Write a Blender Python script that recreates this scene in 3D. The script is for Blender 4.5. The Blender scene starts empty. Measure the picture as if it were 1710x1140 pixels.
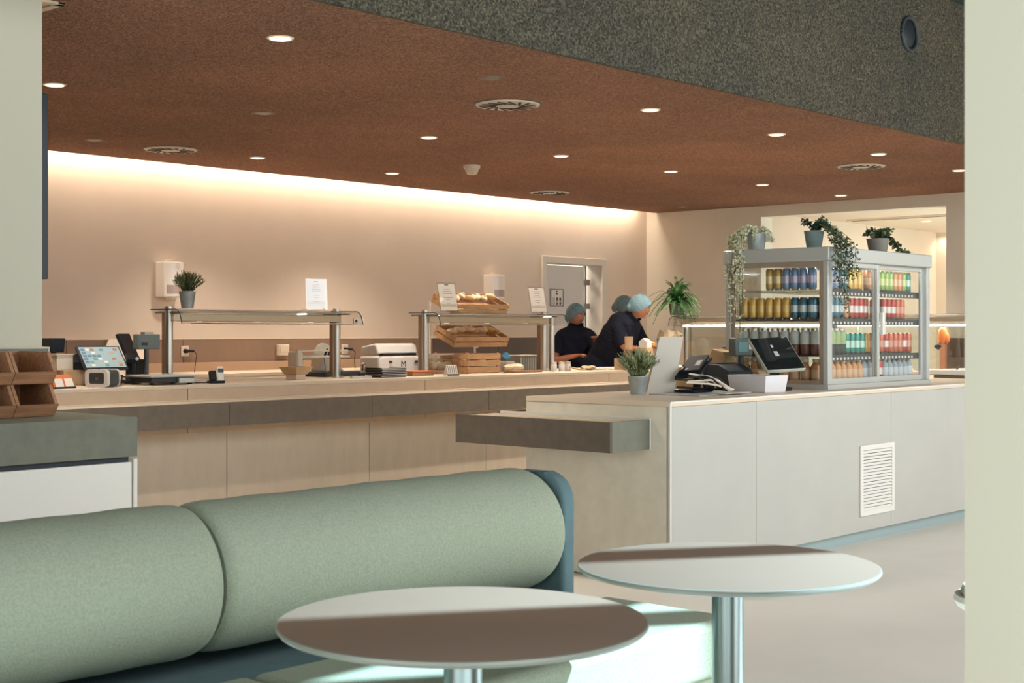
import bpy, bmesh, math, random
from mathutils import Vector, Matrix, Euler
R_ = math.radians
random.seed(7)
SC = bpy.context.scene
COL = SC.collection

# ---------------------------------------------------------------- camera
H, F_PX, CX, HY, YAW = 1.28, 2389.0, 855.0, 552.0, R_(42)
cam_d = bpy.data.cameras.new('camera'); cam = bpy.data.objects.new('camera', cam_d); COL.objects.link(cam)
cam.location = (0, 0, H); cam.rotation_euler = (R_(90), 0, YAW - R_(90))
cam_d.sensor_width = 36; cam_d.lens = F_PX / 1710 * 36
cam_d.shift_y = -(570 - HY) / 1710
cam_d.dof.use_dof = True; cam_d.dof.focus_distance = 8.5; cam_d.dof.aperture_fstop = 10
SC.camera = cam

# ---------------------------------------------------------------- world, sun, daylight, exposure
w = bpy.data.worlds.new('sky'); SC.world = w; w.use_nodes = True
bg = w.node_tree.nodes['Background']
bg.inputs['Color'].default_value = (0.92, 0.96, 1.0, 1); bg.inputs['Strength'].default_value = 1.9
def lamp(kind, name, loc, energy, color, rot=(0, 0, 0), **kw):
    d = bpy.data.lights.new(name, kind); d.energy = energy; d.color = color
    for k, v in kw.items(): setattr(d, k, v)
    o = bpy.data.objects.new(name, d); COL.objects.link(o); o.location = loc; o.rotation_euler = rot
    return o
SUN_EL = math.atan(.75)
sdir = Vector((-.83 * math.cos(SUN_EL), .56 * math.cos(SUN_EL), -math.sin(SUN_EL)))
sun = lamp('SUN', 'sun', (8, -6, 9), 16.5, (.67, 1.02, 1.2), angle=R_(.5))
sun.rotation_euler = sdir.to_track_quat('-Z', 'Y').to_euler()
# added area lamps standing in for daylight; the first fronts mostly solid wall
lamp('AREA', 'daylight_fill', (9.8, -1.0, 2.9), 375, (.98, .985, .98), (R_(58), 0, 0), shape='RECTANGLE', size=9.6, size_y=2.6)
lamp('AREA', 'daylight_fill', (2.2, -1.05, 1.9), 34, (.97, .99, 1.0), (R_(90), 0, 0), shape='RECTANGLE', size=4.6, size_y=2.6)
lamp('AREA', 'daylight_fill', (-5.8, 2.2, 1.9), 95, (1.0, .95, .86), (R_(90), 0, R_(-90)), shape='RECTANGLE', size=5.0, size_y=2.6)
# warm cove light above the back wall
lamp('AREA', 'cove_light', (5.5, 11.02, 2.93), 175, (1.0, .84, .68), (R_(14), 0, 0), shape='RECTANGLE', size=18.5, size_y=.1)
SC.view_settings.view_transform = 'Standard'; SC.view_settings.look = 'None'
SC.view_settings.exposure = 0.0; SC.view_settings.gamma = 1.0; SC.view_settings.use_curve_mapping = False
try:
    SC.cycles.use_denoising = True; SC.cycles.max_bounces = 8; SC.cycles.diffuse_bounces = 5
    SC.cycles.transparent_max_bounces = 24; SC.cycles.sample_clamp_indirect = 6; SC.cycles.caustics_reflective = False; SC.cycles.caustics_refractive = False
except Exception: pass

# ---------------------------------------------------------------- helpers
def comp(px):
    k = (px - CX) / F_PX
    return math.cos(YAW) + k * math.sin(YAW), math.sin(YAW) - k * math.cos(YAW)
def at(px, X=None, Y=None, d=None):      # world x, y and depth of the column seen at px on a given plane
    a, b = comp(px)
    if d is None: d = X / a if X is not None else Y / b
    return a * d, b * d, d
def zat(py, d): return H + (HY - py) * d / F_PX
def onz(px, py, z):                      # point of the level z seen at px, py
    d = (H - z) * F_PX / (py - HY); a, b = comp(px)
    return a * d, b * d, d
def srgb(c):
    return tuple(((v / 255) / 12.92 if v / 255 <= .04045 else ((v / 255 + .055) / 1.055) ** 2.4) for v in c)
MATS = {}
def mat(name, rgb, rough=.6, metal=0., var=0., scale=8., bump=0., bscale=60., emit=None, strength=1., spec=None, sub=None, aniso=None, coord='Object', stretch=None, col2=None, detail=4.):
    if name in MATS: return MATS[name]
    m = bpy.data.materials.new(name); m.use_nodes = True; MATS[name] = m
    nt = m.node_tree; b = nt.nodes['Principled BSDF']
    c = srgb(rgb) + (1,)
    b.inputs['Base Color'].default_value = c; b.inputs['Roughness'].default_value = rough; b.inputs['Metallic'].default_value = metal
    if spec is not None: b.inputs['Specular IOR Level'].default_value = spec
    tc = nt.nodes.new('ShaderNodeTexCoord'); mp = nt.nodes.new('ShaderNodeMapping')
    nt.links.new(tc.outputs[coord], mp.inputs[0])
    if stretch: mp.inputs['Scale'].default_value = stretch
    if var or col2:
        n = nt.nodes.new('ShaderNodeTexNoise'); n.inputs['Scale'].default_value = scale; n.inputs['Detail'].default_value = detail; n.inputs['Roughness'].default_value = .6
        nt.links.new(mp.outputs[0], n.inputs['Vector'])
        r = nt.nodes.new('ShaderNodeValToRGB'); r.color_ramp.elements[0].position = .3; r.color_ramp.elements[1].position = .7
        lo = tuple(x * (1 - var) for x in c[:3]) + (1,); hi = tuple(min(1, x * (1 + var)) for x in c[:3]) + (1,)
        if col2: hi = srgb(col2) + (1,)
        r.color_ramp.elements[0].color = lo; r.color_ramp.elements[1].color = hi
        nt.links.new(n.outputs['Fac'], r.inputs[0]); nt.links.new(r.outputs[0], b.inputs['Base Color'])
    if bump:
        n2 = nt.nodes.new('ShaderNodeTexNoise'); n2.inputs['Scale'].default_value = bscale; n2.inputs['Detail'].default_value = 3
        nt.links.new(mp.outputs[0], n2.inputs['Vector'])
        bp = nt.nodes.new('ShaderNodeBump'); bp.inputs['Strength'].default_value = bump; bp.inputs['Distance'].default_value = .01
        nt.links.new(n2.outputs['Fac'], bp.inputs['Height']); nt.links.new(bp.outputs[0], b.inputs['Normal'])
    if emit:
        b.inputs['Emission Color'].default_value = srgb(emit) + (1,); b.inputs['Emission Strength'].default_value = strength
    return m
def speckle(name, stops, scale=90., bump=.5, rough=.95, big=1.2, bigamt=.25, bigtint=(1.0, .96, .9)):
    m = bpy.data.materials.new(name); m.use_nodes = True; MATS[name] = m
    nt = m.node_tree; b = nt.nodes['Principled BSDF']; b.inputs['Roughness'].default_value = rough; b.inputs['Specular IOR Level'].default_value = .1
    tc = nt.nodes.new('ShaderNodeTexCoord')
    v = nt.nodes.new('ShaderNodeTexVoronoi'); v.inputs['Scale'].default_value = scale
    nz = nt.nodes.new('ShaderNodeTexNoise'); nz.inputs['Scale'].default_value = scale * .6; nz.inputs['Detail'].default_value = 5
    nt.links.new(tc.outputs['Object'], v.inputs['Vector']); nt.links.new(tc.outputs['Object'], nz.inputs['Vector'])
    sx = nt.nodes.new('ShaderNodeSeparateColor'); nt.links.new(v.outputs['Color'], sx.inputs[0])
    r = nt.nodes.new('ShaderNodeValToRGB'); r.color_ramp.elements.remove(r.color_ramp.elements[1])
    for i, (p, c) in enumerate(stops):
        e = r.color_ramp.elements[0] if i == 0 else r.color_ramp.elements.new(p)
        e.position = p; e.color = srgb(c) + (1,)
    mx = nt.nodes.new('ShaderNodeMath'); mx.operation = 'MULTIPLY_ADD'; mx.inputs[1].default_value = .6
    nt.links.new(sx.outputs[0], mx.inputs[0])
    m2 = nt.nodes.new('ShaderNodeMath'); m2.operation = 'MULTIPLY'; m2.inputs[1].default_value = .42
    nt.links.new(nz.outputs['Fac'], m2.inputs[0]); nt.links.new(m2.outputs[0], mx.inputs[2])
    nt.links.new(mx.outputs[0], r.inputs[0])
    n3 = nt.nodes.new('ShaderNodeTexNoise'); n3.inputs['Scale'].default_value = big; n3.inputs['Detail'].default_value = 3
    nt.links.new(tc.outputs['Object'], n3.inputs['Vector'])
    r3 = nt.nodes.new('ShaderNodeValToRGB'); r3.color_ramp.elements[0].position = .35; r3.color_ramp.elements[1].position = .68
    r3.color_ramp.elements[0].color = (1 - bigamt,) * 3 + (1,); r3.color_ramp.elements[1].color = bigtint + (1,)
    nt.links.new(n3.outputs['Fac'], r3.inputs[0])
    mm = nt.nodes.new('ShaderNodeMix'); mm.data_type = 'RGBA'; mm.blend_type = 'MULTIPLY'; mm.inputs[0].default_value = 1
    nt.links.new(r.outputs[0], mm.inputs[6]); nt.links.new(r3.outputs[0], mm.inputs[7]); nt.links.new(mm.outputs[2], b.inputs['Base Color'])
    bp = nt.nodes.new('ShaderNodeBump'); bp.inputs['Strength'].default_value = bump; bp.inputs['Distance'].default_value = .01
    nt.links.new(v.outputs['Distance'], bp.inputs['Height']); nt.links.new(bp.outputs[0], b.inputs['Normal'])
    return m
def glass(name, tint=(.93, .98, .96), refl=1.0, rough=0.0):
    if name in MATS: return MATS[name]
    m = bpy.data.materials.new(name); m.use_nodes = True; MATS[name] = m
    nt = m.node_tree; nt.nodes.clear()
    o = nt.nodes.new('ShaderNodeOutputMaterial'); t = nt.nodes.new('ShaderNodeBsdfTransparent'); g = nt.nodes.new('ShaderNodeBsdfGlossy')
    g.inputs['Roughness'].default_value = rough; t.inputs[0].default_value = tint + (1,)
    lw = nt.nodes.new('ShaderNodeLayerWeight'); pw = nt.nodes.new('ShaderNodeMath'); pw.operation = 'POWER'; pw.inputs[1].default_value = 5
    mu = nt.nodes.new('ShaderNodeMath'); mu.operation = 'MULTIPLY_ADD'; mu.inputs[1].default_value = .9 * refl; mu.inputs[2].default_value = .11 * refl
    mx = nt.nodes.new('ShaderNodeMixShader')
    nt.links.new(lw.outputs['Facing'], pw.inputs[0]); nt.links.new(pw.outputs[0], mu.inputs[0]); nt.links.new(mu.outputs[0], mx.inputs[0])
    nt.links.new(t.outputs[0], mx.inputs[1]); nt.links.new(g.outputs[0], mx.inputs[2]); nt.links.new(mx.outputs[0], o.inputs[0])
    return m
def sheer(name, rgb, alpha):
    if name in MATS: return MATS[name]
    m = mat(name, rgb, .5); m.node_tree.nodes['Principled BSDF'].inputs['Alpha'].default_value = alpha
    return m

class MB:
    def __init__(s): s.v = []; s.f = []; s.m = []
    def add(s, vs, fs, m=0):
        n = len(s.v); s.v += [tuple(v) for v in vs]; s.f += [tuple(n + i for i in f) for f in fs]; s.m += [m] * len(fs); return s
    def box(s, x0, x1, y0, y1, z0, z1, m=0, rz=0, rx=0, ry=0, piv=None):
        if x0 > x1: x0, x1 = x1, x0
        if y0 > y1: y0, y1 = y1, y0
        vs = [Vector((x, y, z)) for z in (z0, z1) for y in (y0, y1) for x in (x0, x1)]
        if rz or rx or ry:
            c = Vector(piv) if piv else Vector(((x0 + x1) / 2, (y0 + y1) / 2, (z0 + z1) / 2))
            M = Euler((rx, ry, rz)).to_matrix(); vs = [M @ (v - c) + c for v in vs]
        return s.add(vs, [(0, 2, 3, 1), (4, 5, 7, 6), (0, 1, 5, 4), (2, 6, 7, 3), (0, 4, 6, 2), (1, 3, 7, 5)], m)
    def prism(s, poly, a0, a1, axis='y', m=0):   # poly in the two other axes, extruded along axis
        n = len(poly)
        def P(u, v, a): return {'y': (u, a, v), 'x': (a, u, v), 'z': (u, v, a)}[axis]
        vs = [P(u, v, a0) for u, v in poly] + [P(u, v, a1) for u, v in poly]
        fs = [tuple(range(n)), tuple(range(2 * n - 1, n - 1, -1))] + [(i, i + n, (i + 1) % n + n, (i + 1) % n) for i in range(n)]
        return s.add(vs, fs, m)
    def cyl(s, p0, p1, r0, r1=None, n=16, m=0):
        r1 = r0 if r1 is None else r1; p0, p1 = Vector(p0), Vector(p1); q = (p1 - p0).to_track_quat('Z', 'Y')
        vs = []
        for p, r in ((p0, r0), (p1, r1)):
            vs += [p + q @ Vector((math.cos(2 * math.pi * i / n) * r, math.sin(2 * math.pi * i / n) * r, 0)) for i in range(n)]
        fs = [(i, (i + 1) % n, (i + 1) % n + n, i + n) for i in range(n)] + [tuple(range(n - 1, -1, -1)), tuple(range(n, 2 * n))]
        return s.add(vs, fs, m)
    def lathe(s, prof, c=(0, 0, 0), n=24, m=0, mf=None):
        c = Vector(c); vs = []; fs = []; ms = []
        for r, z in prof: vs += [c + Vector((math.cos(2 * math.pi * i / n) * r, math.sin(2 * math.pi * i / n) * r, z)) for i in range(n)]
        b = len(s.v); s.v += [tuple(v) for v in vs]
        for j in range(len(prof) - 1):
            for i in range(n):
                s.f.append((b + j * n + i, b + j * n + (i + 1) % n, b + (j + 1) * n + (i + 1) % n, b + (j + 1) * n + i)); s.m.append(mf[j] if mf else m)
        s.f.append(tuple(b + i for i in range(n - 1, -1, -1))); s.m.append(mf[0] if mf else m)
        s.f.append(tuple(b + (len(prof) - 1) * n + i for i in range(n))); s.m.append(mf[-1] if mf else m)
        return s
    def tube(s, pts, r, n=8, m=0, r1=None):
        pts = [Vector(p) for p in pts]; vs = []; fs = []; N = len(pts)
        for j, p in enumerate(pts):
            t = (pts[min(j + 1, N - 1)] - pts[max(j - 1, 0)]).normalized(); q = t.to_track_quat('Z', 'Y')
            rr = r if r1 is None else r + (r1 - r) * j / (N - 1)
            vs += [p + q @ Vector((math.cos(2 * math.pi * i / n) * rr, math.sin(2 * math.pi * i / n) * rr, 0)) for i in range(n)]
        for j in range(N - 1): fs += [(j * n + i, j * n + (i + 1) % n, (j + 1) * n + (i + 1) % n, (j + 1) * n + i) for i in range(n)]
        fs += [tuple(range(n - 1, -1, -1)), tuple((N - 1) * n + i for i in range(n))]
        return s.add(vs, fs, m)
    def ell(s, c, r, nu=16, nv=10, m=0, rot=None):
        c = Vector(c); M = rot if rot else Matrix.Identity(3); vs = [c + M @ Vector((0, 0, -r[2]))]; fs = []
        for j in range(1, nv):
            a = -math.pi / 2 + math.pi * j / nv
            vs += [c + M @ Vector((r[0] * math.cos(a) * math.cos(2 * math.pi * i / nu), r[1] * math.cos(a) * math.sin(2 * math.pi * i / nu), r[2] * math.sin(a))) for i in range(nu)]
        vs.append(c + M @ Vector((0, 0, r[2]))); L = len(vs) - 1
        fs += [(0, 1 + (i + 1) % nu, 1 + i) for i in range(nu)]
        for j in range(nv - 2): fs += [(1 + j * nu + i, 1 + j * nu + (i + 1) % nu, 1 + (j + 1) * nu + (i + 1) % nu, 1 + (j + 1) * nu + i) for i in range(nu)]
        b = 1 + (nv - 2) * nu; fs += [(b + i, b + (i + 1) % nu, L) for i in range(nu)]
        return s.add(vs, fs, m)
    def leaf(s, p, d, L, W, m=0, droop=0., up=(0, 0, 1)):
        p = Vector(p); d = Vector(d).normalized(); sd = d.cross(Vector(up))
        if sd.length < .1: sd = d.cross(Vector((1, 0, 0)))
        sd.normalize(); mid = p + d * L * .5; tip = p + d * L + Vector((0, 0, -droop * L)); nn = sd.cross(d) * W * .18
        return s.add([p, mid + sd * W / 2 + nn, tip, mid - sd * W / 2 + nn, mid], [(0, 1, 4), (1, 2, 4), (2, 3, 4), (3, 0, 4)], m)
    def build(s, name, mats, parent=None, bevel=0., smooth=True, seg=2, loc=None, angle=35):
        me = bpy.data.meshes.new(name); me.from_pydata(s.v, [], s.f)
        if not isinstance(mats, (list, tuple)): mats = [mats]
        for m in mats: me.materials.append(m)
        for p, i in zip(me.polygons, s.m): p.material_index = i; p.use_smooth = smooth
        me.update()
        if smooth: me.set_sharp_from_angle(angle=R_(angle))
        o = bpy.data.objects.new(name, me); COL.objects.link(o)
        if parent: o.parent = parent
        if loc: o.location = loc
        if bevel:
            b = o.modifiers.new('bevel', 'BEVEL'); b.width = bevel; b.segments = seg; b.limit_method = 'ANGLE'; b.angle_limit = R_(40)
        return o
def tag(o, label=None, cat=None, group=None, kind=None):
    if label: o['label'] = label
    if cat: o['category'] = cat
    if group: o['group'] = group
    if kind: o['kind'] = kind
    return o
def thing(name, label, cat, loc=(0, 0, 0), rz=0., group=None, kind=None):
    o = bpy.data.objects.new(name, None); COL.objects.link(o); o.location = loc; o.rotation_euler = (0, 0, rz); o.empty_display_size = .05
    return tag(o, label, cat, group, kind)
def struct(o): o['kind'] = 'structure'; return o
KIDS = {}
def kids(o): return [c for c in COL.objects if c.parent == o]
def dup(o, loc=None, rz=None, label=None, group=None, parent=None):
    ch = kids(o); c = o.copy(); COL.objects.link(c)
    if parent: c.parent = parent
    if loc is not None: c.location = loc
    if rz is not None: c.rotation_euler = (0, 0, rz)
    if label: c['label'] = label
    if group: c['group'] = group
    for k in ch: dup(k, parent=c)
    return c
def rrect(x0, x1, z0, z1, r, n=5):
    pts = []
    for cx, cz, a0 in ((x1 - r, z1 - r, 0), (x0 + r, z1 - r, 90), (x0 + r, z0 + r, 180), (x1 - r, z0 + r, 270)):
        pts += [(cx + r * math.cos(R_(a0 + 90 * i / n)), cz + r * math.sin(R_(a0 + 90 * i / n))) for i in range(n + 1)]
    return pts

# ---------------------------------------------------------------- materials
M_WALL = mat('warm_plaster', (214, 197, 178), .9, var=.05, scale=.9, bump=.05, bscale=30)
M_WALLR = mat('sand_plaster', (222, 214, 198), .9, var=.05, scale=.8)
M_PILLAR = mat('cream_paint', (194, 185, 168), .8)
M_STUB = mat('pale_green_grey_paint', (200, 197, 180), .85)
M_FLOOR = mat('polished_concrete', (232, 224, 212), .36, var=.07, scale=.8, spec=.35)
M_CEIL = speckle('cork_warm_lit', [(0, (82, 62, 53)), (.3, (122, 91, 76)), (.6, (144, 110, 92)), (.85, (166, 131, 111)), (1, (190, 156, 132))], 105, .6, big=.9, bigamt=.22, bigtint=(1, .95, .92))  # the red-brown cast of the warm lamps is put into this colour
M_BEAM = speckle('cork_daylit', [(0, (30, 29, 27)), (.3, (74, 72, 65)), (.6, (96, 93, 84)), (.85, (126, 119, 101)), (1, (180, 172, 148))], 90, .7, big=1.3, bigamt=.2, bigtint=(1, .95, .87))  # same board as the ceiling, with daylight's grey-green put into the colour
M_UPPER = mat('dark_teal_ceiling_paint', (52, 66, 64), .9)
M_DADO = mat('brown_laminate', (138, 112, 92), .6, var=.08, scale=3, stretch=(1, 1, .25))
M_DADO2 = mat('dark_brown_laminate', (95, 78, 70), .6, var=.08, scale=3, stretch=(1, 1, .25))
M_CONC = mat('sand_concrete_laminate', (226, 219, 201), .62, var=.07, scale=9, detail=8)
M_SANDF = mat('warm_sand_laminate', (206, 184, 156), .6, var=.06, scale=7, detail=8)
M_BODY = mat('tan_concrete_laminate', (204, 190, 170), .65, var=.06, scale=5, stretch=(2.0, 2.0, .6), detail=8)
M_GREY = mat('dark_concrete_laminate', (88, 80, 70), .6, var=.16, scale=14, detail=10)
M_GREYC = mat('green_grey_concrete_laminate', (112, 114, 101), .6, var=.14, scale=13, detail=10)
M_TRIM = mat('pale_edge_trim', (222, 205, 182), .5)
M_PANEL = mat('light_stone_panel', (188, 187, 181), .55, var=.03, scale=2.5)
M_WHITE = mat('white_lacquer', (232, 229, 222), .4)
M_WHITEW = mat('white_plastic', (236, 228, 218), .35)
M_CREAM = mat('cream_plastic', (222, 208, 188), .45)
M_STEEL = mat('brushed_steel', (196, 192, 184), .32, 1.0, var=.06, scale=40, stretch=(1, 1, .05))
M_STEELD = mat('dull_steel', (150, 148, 142), .4, 1.0)
M_ALU = mat('satin_aluminium', (200, 202, 198), .38, .35)
M_ZINC = mat('zinc_pot', (168, 176, 176), .45, .55, var=.12, scale=20)
M_BLACK = mat('black_plastic', (20, 23, 28), .55, spec=.3)
M_NAVY = mat('navy_black_plastic', (30, 38, 46), .45)
M_DGREY = mat('slate_plastic', (58, 66, 70), .5)
M_SCREEN = mat('dark_screen_glass', (26, 30, 32), .06, spec=.8)
M_RUBBER = mat('black_rubber', (20, 20, 20), .7)
M_GREENF = mat('sage_green_felt', (157, 164, 145), .95, var=.12, scale=160, bump=.25, bscale=260, detail=2)
M_TEAL = mat('teal_felt', (92, 116, 122), .95, var=.08, scale=14, bump=.15, bscale=200)
M_TABLE = mat('taupe_laminate', (141, 120, 106), .42, spec=.45)
M_TEDGE = mat('grey_table_edge', (140, 142, 134), .35, spec=.5)
M_WOOD = mat('pine_wood', (200, 156, 112), .6, var=.22, scale=6, stretch=(1, 8, 8))
M_WOODD = mat('acacia_wood', (164, 120, 88), .55, var=.3, scale=7, stretch=(1, 9, 9))
M_BREAD = mat('bread_crust', (226, 184, 128), .8, var=.12, scale=14, bump=.15)
M_BREADL = mat('floured_bread', (240, 218, 182), .85, var=.08, scale=14, bump=.15)
M_PAPER = mat('white_paper', (226, 219, 208), .8)
M_PRINT = mat('grey_print', (104, 98, 94), .8)
M_KRAFT = mat('kraft_paper', (200, 168, 130), .85, var=.1, scale=12)
M_ORANGE = mat('orange_card', (222, 120, 70), .6)
M_GLASS = glass('clear_glass', (.975, .985, .98))
M_GLASSG = glass('green_edge_glass', (.93, .97, .945), 1.0)
M_ACRYL = glass('clear_acrylic', (.95, .95, .95), .8)
M_LAMPON = mat('lit_lamp_lens', (255, 240, 220), .5, emit=(255, 236, 212), strength=1.3)
M_LED = mat('lit_led_tube', (255, 250, 240), .5, emit=(255, 246, 232), strength=9)
M_SKIN = mat('warm_skin', (178, 118, 92), .55, var=.05, scale=14)
M_SKIN2 = mat('fair_skin', (196, 136, 104), .55, var=.05, scale=14)
M_UNI = mat('navy_uniform_cloth', (21, 25, 38), .9, bump=.2, bscale=30, spec=.2)
M_TROU = mat('black_trouser_cloth', (22, 23, 28), .85)
M_NET = mat('blue_hair_net', (136, 172, 182), .8, var=.25, scale=45, bump=.9, bscale=55); M_NET.node_tree.nodes['Principled BSDF'].inputs['Alpha'].default_value = .68
M_HAIR = mat('dark_brown_hair', (48, 36, 32), .6)
M_SOIL = mat('soil', (46, 36, 28), .95)
M_LEAF = mat('bush_leaf', (104, 128, 80), .55, col2=(190, 198, 156), var=.2, scale=9)
M_LEAFD = mat('dark_bush_leaf', (58, 72, 44), .55, col2=(110, 118, 70), var=.2, scale=9)
M_FERN = mat('fern_leaf', (44, 100, 52), .5, col2=(92, 146, 80), var=.2, scale=7)
M_VINE = mat('dark_vine_leaf', (34, 62, 50), .5, col2=(86, 104, 76), var=.2, scale=10)
M_PALE = mat('pale_variegated_leaf', (228, 228, 184), .6, col2=(252, 250, 230), var=.1, scale=14)
# ================================================================ THE ROOM
CE = 2.8                                  # main ceiling
WB, WR = 11.15, 15.0                      # back wall plane (beyond the light cove), right wall plane
BY = 5.07                                 # face of the bulkhead beam
struct(MB().box(-8, 20, -4, 14, -.12, 0).build('floor', M_FLOOR))
# main ceiling over the servery, with a slot left for the cove along the back wall
struct(MB().box(-6, 15.0, BY + .03, 10.99, CE, CE + .1).build('ceiling', M_CEIL))
struct(MB().box(-6, 15.2, 10.9, 11.35, CE + .32, CE + .4).build('ceiling_cove', M_WALL))
struct(MB().box(-6, 15.2, 10.955, 10.985, CE + .1, CE + .32).build('trim_3', M_WALL))
struct(MB().box(-6, 16, BY, BY + .03, CE, 3.95).build('wall_bulkhead', M_BEAM))
struct(MB().box(-6.2, 16, -.01, BY, 3.93, 4.03).build('ceiling_upper', M_UPPER))
# back wall with the doorway
dx0, dx1 = at(911, Y=11.15)[0], at(1003, Y=11.15)[0]
DZ = 2.09
wb = MB(); wb.box(-6, dx0 - .05, WB, WB + .2, 0, CE + .32); wb.box(dx1 + .05, 15.2, WB, WB + .2, 0, CE + .32); wb.box(dx0 - .05, dx1 + .05, WB, WB + .2, DZ + .05, CE + .32)
wall_back = struct(wb.build('wall_back', M_WALL, smooth=False))
# dado panels on the back wall (joints between them)
xs = [-6, .6, 1.8, 3.0, 4.2, 5.4, 6.6, 7.8, at(725, Y=11.1)[0]]
for a, b in zip(xs[:-1], xs[1:]):
    MB().box(a + .002, b - .002, WB - .03, WB, .3, 1.2).build('dado_panel', M_DADO, wall_back, .002)
xs = [at(725, Y=11.1)[0], (at(725, Y=11.1)[0] + dx0) / 2 + .1, dx0 - .12]
for a, b in zip(xs[:-1], xs[1:]):
    tag(MB().box(a + .002, b - .002, WB - .03, WB, .3, 1.2).build('dado_panel', M_DADO2, wall_back, .002), 'darker brown wall panel')
MB().box(-6, dx0 - .12, WB - .034, WB, 1.2, 1.212).build('dado_trim', M_TRIM, wall_back)
# door frame, open door leaf, lit corridor beyond
door = struct(thing('door_1', None, None, (0, WB, 0)))
f = MB(); fw = .085
f.box(dx0 - fw, dx0, -.03, .22, 0, DZ + fw); f.box(dx1, dx1 + fw, -.03, .22, 0, DZ + fw); f.box(dx0, dx1, -.03, .22, DZ, DZ + fw)
f.build('door_frame', mat('door_frame_paint', (206, 196, 182), .5), door, .006)
leafw = (dx1 - dx0) * .80
lf = MB().box(dx0 + .015, dx0 + leafw, .10, .145, .01, DZ - .015).build('door_leaf', mat('door_grey_paint', (212, 205, 198), .45), door, .003)
MB().cyl((dx0 + leafw - .07, .10, 1.0), (dx0 + leafw - .07, .05, 1.0), .012).cyl((dx0 + leafw - .07, .055, 1.0), (dx0 + leafw - .19, .055, 1.0), .009).build('door_handle', M_STEEL, lf)
g = MB(); g.box(dx1 - .10, dx1 - .07, .17, .2, 0, DZ)
for z in (.3, 1.05, 1.55, 1.85): g.box(dx1 - .16, dx1 - .03, .15, .2, z, z + .07)
g.build('hinge_side_channel', M_STEELD, door)
struct(MB().box(dx0 - 1, dx1 + 1.6, 12.6, 12.7, 0, 2.9).build('wall_corridor', mat('corridor_paint', (220, 216, 208), .8), None))
lamp('AREA', 'corridor_light', ((dx0 + dx1) / 2, 12.0, 2.6), 30, (1, .93, .84), shape='RECTANGLE', size=1.2, size_y=.4)
struct(MB().box(dx1 + .35, dx1 + .45, 11.35, 12.6, 0, 2.7).build('wall_corridor_side', mat('corridor_paint', (220, 216, 208), .8)))
struct(MB().box(dx0 - 1, dx1 + 1.6, 11.35, 12.7, 2.7, 2.8).build('ceiling_corridor', M_WALL))
# hygiene notice on the door leaf
px0 = at(919, Y=11.24); pxx = at(940, Y=11.24)
ps = thing('hygiene_notice', 'white framed hygiene notice with round icons on the open grey door', 'sign', (px0[0], 11.24, 0))
pw = pxx[0] - px0[0]; z0, z1 = zat(511, px0[2]), zat(482, px0[2])
MB().box(0, pw, -.004, .004, z0, z1).build('sheet', M_PAPER, ps)
fr = MB(); t = .008
fr.box(0, pw, -.008, -.004, z0, z0 + t); fr.box(0, pw, -.008, -.004, z1 - t, z1); fr.box(0, t, -.008, -.004, z0, z1); fr.box(pw - t, pw, -.008, -.004, z0, z1)
fr.build('border', M_DGREY, ps)
ic = MB(); pr = MB()
for r in range(2):
    for c in range(3):
        x = pw * (.25 + .25 * c); z = z0 + (z1 - z0) * (.18 + .23 * r)
        (pr if c == 0 else ic).tube([(x + .017 * math.cos(a * math.pi / 6), -.007, z + .02 * math.sin(a * math.pi / 6)) for a in range(13)], .003, 4)
        if c: ic.box(x - .004, x + .008, -.009, -.005, z - .012, z + (.014 if r else .004))
zz = z1 - .045
ic.tube([(pw * .5 + .018 * math.cos(R_(a)), -.007, zz + .018 * math.sin(R_(a))) for a in range(45, 316, 30)], .006, 5)
ic.build('icons', M_NAVY, ps)['kind'] = 'stuff'; pr.build('red_icons', mat('dusty_red_print', (200, 140, 130), .8), ps)

# right wall X = 15 with the wide opening into the next room
ya, yb = at(1580, X=15)[1], at(1271, X=15)[1]
wr = MB(); wr.box(15, 15.25, yb, WB + .2, 0, CE + .32); wr.box(15, 15.25, -1.5, ya, 0, 6.3); wr.box(15, 15.25, ya, yb, 2.665, CE + .32); wr.box(15, 15.25, ya, yb, 0, .02)
wall_right = struct(wr.build('wall_right', M_WALLR, smooth=False))
for a in range(4):
    MB().box(14.97, 15, ya - .003 - 1.1 * (a + 1), ya - .006 - 1.1 * a, .3, 1.2).build('dado_panel', M_DADO2, wall_right, .002)
struct(MB().box(15.25, 20, 5, 11.0, 2.72, 2.82).build('ceiling_next_room', M_WALL))
struct(MB().box(19.8, 20, 4.5, 11.2, 0, 2.8).build('wall_next_room', M_WALL))
struct(MB().box(15.25, 20, yb + .02, yb + .2, 0, 2.8).build('wall_next_room_side', M_WALL))
lamp('AREA', 'next_room_light', (17.4, 7.6, 2.6), 44, (1, .91, .80), shape='RECTANGLE', size=2.2, size_y=2.2)
lamp('AREA', 'next_room_cove', (19.7, 7.6, 2.6), 16, (1, .85, .68), (0, R_(-30), 0), shape='RECTANGLE', size=.1, size_y=3.5)
a0, b0 = onz(1405, 363.5, 2.715), onz(1524, 366, 2.715)
sl = MB(); sl.box(16.7, 16.82, 7.25, 9.2, 2.70, 2.722); sld = MB().box(16.74, 16.78, 7.3, 9.15, 2.696, 2.702)
t_ = thing('slot_diffuser', 'long thin slot air diffuser in the cream ceiling beyond the opening', 'air vent', (0, 0, 0)); sl.build('frame', M_TRIM, t_); sld.build('slot', M_BLACK, t_)

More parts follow.
